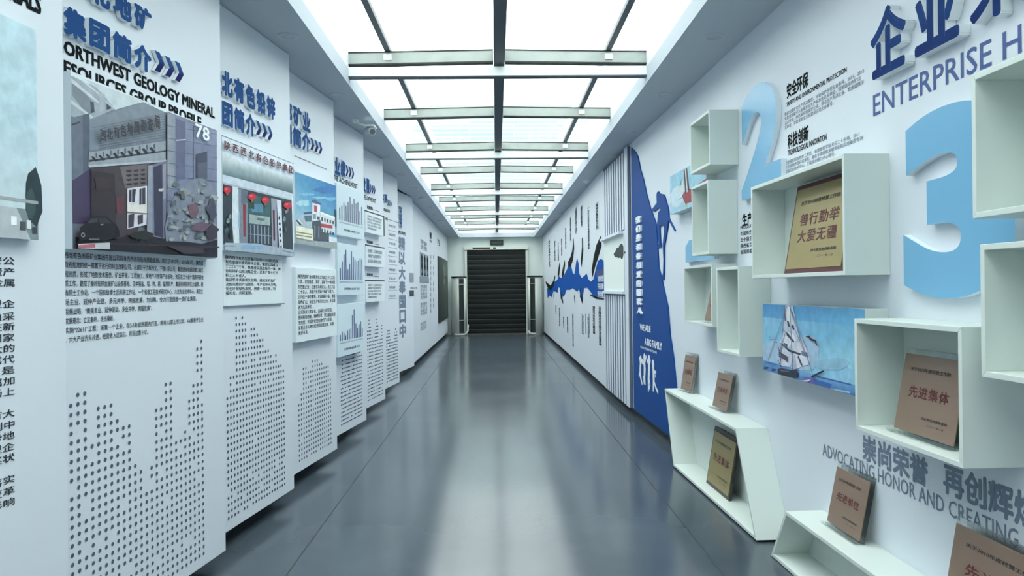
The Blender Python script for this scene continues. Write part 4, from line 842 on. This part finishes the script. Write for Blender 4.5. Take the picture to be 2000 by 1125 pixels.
SP = HW; sA, sB = HW.px(1182, 500, .03)[0], HW.px(1237, 500, .03)[0]
t = thing('slatted_panel', 'white vertically slatted panel with a small framed niche beside the blue board', 'wall panel', HW, (sA + sB) / 2, -.01, .085)
FR2 = Frame(1.45, 9.68, .0145, -1); L2 = 1.66
mb = MB(); OFF[t.name] = Vector(); t.location = FR2.world(0, 0, 0); t.rotation_euler = (0, 0, FR2.ang)
mb.box(0, L2, -.030, -.0005, .085, CEIL - .02); mb.build('backing', M_RECESS, t)
zn0, zn1 = FR2.px(1205, 574, .04)[1], FR2.px(1203, 457, .04)[1]
nsl = 9
for i in range(nsl):
    a = L2 * (.02 + i * .098); b = a + L2 * .047
    for za, zb in ((.085, zn0 - .02), (zn1 + .02, CEIL - .05)):
        mb = MB(); mb.box(a, b, -.034, -.0305, za, zb); mb.build('slat', M_PANEL, t)
mb = MB(); mb.box(L2 * .90, L2, -.038, -.0305, .085, CEIL - .02); mb.box(-.0, L2 * .015, -.034, -.0305, .085, CEIL - .02); mb.build('edge_post', M_PANEL, t)
mb = MB(); mb.box(L2 * .02, L2 * .89, -.036, -.0305, zn0, zn1); mb.build('niche_panel', M_CREAM, t)
mb = MB(); mb.box(L2 * .02, L2 * .85, -.09, -.0365, zn1 - .03, zn1); mb.box(L2 * .02, L2 * .87, -.06, -.0365, zn0, zn0 + .03); mb.box(L2 * .87, L2 * .885, -.044, -.0365, zn0 + .031, zn1 - .031); mb.build('niche_frame', M_PANEL, t)
c = FR2.px(1211, 493, .03); mb = MB()
rr = random.Random(4); mb.prism(blob(c[0], c[1], .34, .06, 18, .3, 60), -.0365, -.042, 'y'); mb.prism(blob(c[0] + .1, c[1] + .01, .16, .085, 12, .3, 61), -.0366, -.043, 'y'); mb.build('dark_emblem', mat('dark_moss_relief', (.02, .03, .028), .6), t)

IM = Frame(1.425, 22.4, 0, -1)
t = thing('mural_board', 'white mural board with a blue splash, black ink strokes and columns of text', 'mural', IM, 6.3, -.0, .085)
mb = MB(); mb.box(0, 22.4 - 9.72, 0, .024, .085, CEIL - .003); mb.build('board', M_PANEL, t)
def zi(x, y): return IM.px(1060 + x / 5.623, 440 + y / 5.623)
sp = [(50, 690), (80, 690), (130, 620), (160, 600), (185, 560), (200, 580), (230, 560), (270, 480), (290, 410), (310, 430), (330, 520), (350, 540), (370, 400), (380, 365), (395, 420), (400, 530), (430, 580), (485, 530), (500, 590), (530, 620), (560, 590), (585, 480), (610, 390), (640, 370), (668, 385), (674, 480), (676, 790), (600, 790), (560, 780), (520, 720), (490, 685), (455, 690), (445, 760), (440, 840), (415, 760), (400, 700), (380, 730), (330, 690), (300, 710), (260, 710), (240, 770), (215, 790), (195, 770), (190, 690), (170, 680), (165, 740), (120, 720), (100, 790), (75, 770), (55, 800)]
mb = MB(); mb.prism([zi(*p) for p in sp], -.0005, -.004, 'y'); mb.build('blue_splash', M_SPLASH, t)
for st, w in (([(190, 430, .6), (180, 500, 1), (168, 560, .6)], .14), ([(245, 410, .6), (232, 490, 1), (212, 560, .6)], .14), ([(338, 150, .5), (342, 230, 1), (330, 330, 1), (310, 395, 1), (282, 432, .6)], .13), ([(438, 140, .5), (442, 250, 1), (425, 430, .8)], .12), ([(645, 168, .8), (600, 290, 1.2), (570, 400, 1), (545, 530, .7)], .13),
              ([(35, 625, .4), (60, 665, 1), (90, 690, 1), (120, 640, 1), (138, 560, .5)], .10), ([(350, 770, 1), (356, 850, .4)], .06), ([(200, 760, 1), (226, 850, .4)], .12), ([(415, 740, 1), (440, 845, .4)], .12), ([(525, 762, .6), (590, 796, 1), (680, 812, .4)], .022), ([(130, 720, .6), (122, 790, .4)], .08)):
    mb = MB(); mb.stroke([(*zi(p[0], p[1]), p[2]) for p in st], w * 1.35, -.005, thick=.002); mb.build('ink_stroke', M_INK, t)
mb = MB(); r = IM.rect((1166, 527), (1180, 526), (1166, 540), (1180, 540)); mb.box(r[0], r[1], -.006, -.0045, r[2], r[3]); mb.build('navy_band', mat('navy_band', (.012, .03, .16), .5), t)
for i, s in enumerate(('地质报国', '开拓创新', '团结奉献')):
    text('printed_lettering', s, IM.rect((1168, 538 + i * 15), (1179.5, 538 + i * 15), (1168, 550 + i * 15), (1179.5, 551 + i * 15)), M_WHITEP, t, y=-.0062, bold=.02)
def vcol(x, y0, y1, w, s, m, bold=.02):
    w *= 1.5; bold = .035
    s0, z1 = IM.px(x, y0); _, z0 = IM.px(x, y1)
    me = '\n'.join(s); text('column_lettering', me, (s0 - w / 2, s0 + w / 2, z0, z1), m, t, bold=bold, line=.95)
def zc(x): return 1060 + x / 3.31
def yc(y): return 380 + y / 3.31
for x, y0, y1, w, s in ((350, 60, 220, .17, '精神求真务实开拓'), (295, 85, 355, .16, '一九五七年西北有色地质局成立探宝'), (250, 80, 205, .18, '艰苦创业探宝秦岭'), (215, 90, 250, .18, '功勋地质队扎根大山找矿'), (180, 150, 295, .18, '发现铅锌金属大型矿床'), (148, 215, 350, .18, '转企改制焕发新生机'), (122, 285, 395, .2, '集团成立跨越发展'), (100, 310, 430, .2, '产业升级走向国际'), (78, 300, 430, .22, '绿色矿山建设示范')):
    vcol(zc(x), yc(y0), yc(y1), w, s, M_TXT, .02)
vcol(zc(42), yc(290), yc(470), .42, '企业文化', M_TXT, .03)
mb = MB()
for x, y0, y1, w in ((352, 52, 225, .30), (250, 74, 212, .26), (215, 84, 256, .26), (180, 144, 300, .26)):
    s, za = IM.px(zc(x), yc(y0)); _, zb = IM.px(zc(x), yc(y1)); e = .008
    for q in ((s - w / 2, s - w / 2 + e, zb, za), (s + w / 2 - e, s + w / 2, zb, za), (s - w / 2, s + w / 2, za - e, za), (s - w / 2, s + w / 2, zb, zb + e)): mb.face([(q[0], -.0012, q[2]), (q[1], -.0012, q[2]), (q[1], -.0012, q[3]), (q[0], -.0012, q[3])])
mb.build('outline_print', M_OUTL, t)
for x, y0, y1, w, s in ((85, 715, 775, .2, '艰苦奋斗'), (108, 730, 850, .17, '特别能吃苦特别'), (135, 790, 865, .17, '特别能战斗'), (160, 790, 895, .17, '特别能奉献精神'), (195, 770, 980, .17, '以献身地质事业为荣以艰苦奋斗为荣'), (260, 780, 905, .16, '求真务实'), (295, 790, 925, .16, '科学发展观'), (330, 720, 900, .19, '诚信为本合作共赢发展'), (370, 722, 975, .19, '立足陕西走向全国开发全球资源')):
    vcol(zc(x), yc(y0), yc(y1), w, s, M_TXT2 if 200 < x < 310 else M_TXT, .02)
for x in (255, 278, 300): vcol(zc(x), yc(770), yc(900), .10, '企业宗旨经营理念', M_TXT2, .01)

# ------------------------------------------------------------------ the shutter end
d = thing('door_1', 'dark roller shutter closed across the end of the corridor', 'shutter', WORLD, .02, YB - .06, 0); d['kind'] = 'structure'
x0, x1 = -.875, .905; zt = 2.56; ns = 17
mb = MB(); h = zt / ns
for i in range(ns):
    z = i * h
    prof = [(YB - .055, z), (YB - .064, z + h * .14), (YB - .068, z + h * .5), (YB - .064, z + h * .86), (YB - .055, z + h), (YB - .04, z + h), (YB - .04, z)]
    mb.prism(prof, x0, x1, 'x')
mb.build('slat_curtain', M_SHUT, d)
mb = MB()
for i in range(1, ns): mb.box(x0, x1, YB - .070, YB - .0645, i * h - .006, i * h + .007)
mb.build('slat_joint', mat('worn_slat_edge', (.05, .065, .06), .5, noise=.3, scale=6), d)
for xa, xb in ((x0 - .075, x0 - .002), (x1 + .002, x1 + .075)):
    mb = MB(); mb.box(xa, xb, YB - .10, YB, 0, 2.57); mb.build('guide_rail', M_AC, d, bevel=.004)
mb = MB(); mb.box(x0 - .09, x1 + .09, YB - .13, YB, 2.571, 2.66); mb.build('header_box', M_AC, d, bevel=.006)
mb = MB(); mb.box(-.70, -.16, YB - .134, YB - .1305, 2.595, 2.645); mb.build('warning_strip', mat('dark_red_strip', (.06, .02, .025), .5, noise=.5, scale=20), d)
mb = MB(); mb.box(-.08, .0, YB - .134, YB - .1305, 2.595, 2.645); mb.build('control_plate', M_ACD, d)
mb = MB(); mb.box(x0, x1, YB - .16, YB - .085, .0005, .03); mb.build('bottom_bar', mat('rusty_sill', (.10, .085, .08), .6), d)
t = thing('exit_sign', 'dark exit sign above the roller shutter', 'exit sign', WORLD, .04, YB - .04, 2.705)
mb = MB(); mb.box(-.16, .235, YB - .06, YB - .001, 2.712, 2.872); mb.build('housing', M_SIGN, t, bevel=.006)
text('lettering', '安全出口', (-.10, .17, 2.765, 2.825), mat('exit_letter_green', (.09, .16, .14), .4), t, y=YB - .0615, bold=.02)

def air_con(cx, cy, rot, label):
    fr = Frame(cx, cy, math.cos(rot), math.sin(rot))
    t = thing('air_conditioner', label, 'air conditioner', fr, 0, 0, 0, 'cabinet air conditioners by the shutter')
    R = .225; n = 40
    def ring(a0, a1, r, m=24): return [(r * math.cos(a0 + (a1 - a0) * k / m), r * math.sin(a0 + (a1 - a0) * k / m)) for k in range(m + 1)]
    g = .50
    mb = MB(); mb.prism(ring(-math.pi / 2 + g, math.pi * 1.5 - g, R, 36), .05, 1.72, 'z'); mb.build('body', M_AC, t, smooth=True)
    mb = MB(); mb.prism(ring(-math.pi / 2 - g + .02, -math.pi / 2 + g - .02, R - .012, 12) + [(.09, -.10), (-.09, -.10)], .08, 1.69, 'z'); lv = mb.build('louver_panel', M_ACD, t)
    mb = MB()
    for z in (.45, 1.52): mb.box(-R * math.sin(g) + .012, R * math.sin(g) - .012, -R - .004, -R + .02, z, z + .02)
    mb.build('cross_band', M_SILVER, lv)
    mb = MB(); mb.cyl((0, 0, 1.721), (0, 0, 1.765), R + .012, n=36); mb.build('top_cap', M_ACD, t, bevel=.004)
    mb = MB(); mb.cyl((0, 0, 0), (0, 0, .049), R + .01, n=36); mb.build('base', mat('ac_base', (.30, .31, .29), .5), t)
    return t
air_con(-1.115, 22.2, .42, 'cylindrical air conditioner by the shutter on the picture panel side')
air_con(1.165, 22.2, -.42, 'cylindrical air conditioner by the shutter on the ink mural side')
def tube(name, pts, r, m, label, cat, group=None):
    cu = bpy.data.curves.new(name, 'CURVE'); cu.dimensions = '3D'; cu.bevel_depth = r; cu.bevel_resolution = 3
    sp = cu.splines.new('POLY'); sp.points.add(len(pts) - 1)
    for p, q in zip(sp.points, pts): p.co = (*q, 1)
    o = bpy.data.objects.new(name, cu); COL.objects.link(o)
    dg = bpy.context.evaluated_depsgraph_get(); dg.update(); me = bpy.data.meshes.new_from_object(o.evaluated_get(dg)); bpy.data.objects.remove(o)
    me.materials.clear(); me.materials.append(m); o = bpy.data.objects.new(name, me); COL.objects.link(o); return props(recentre(o), label, cat, group)
tube('hose', [(1.30, 22.52, .5), (1.36, 22.5, .2), (1.37, 22.4, .06), (1.30, 22.2, .03), (1.1, 21.93, .03), (.98, 22.0, .05), (.95, 22.3, .2)], .025, M_PIPE, 'pale hose curled on the floor by the air conditioner near the ink mural', 'hose')
tube('hose', [(-1.36, 22.5, .45), (-1.37, 22.4, .1), (-1.2, 21.94, .03), (-.95, 21.95, .03), (-.86, 22.2, .12), (-.86, 22.42, .3)], .022, M_PIPE, 'pale hose on the floor by the air conditioner near the picture panels', 'hose')
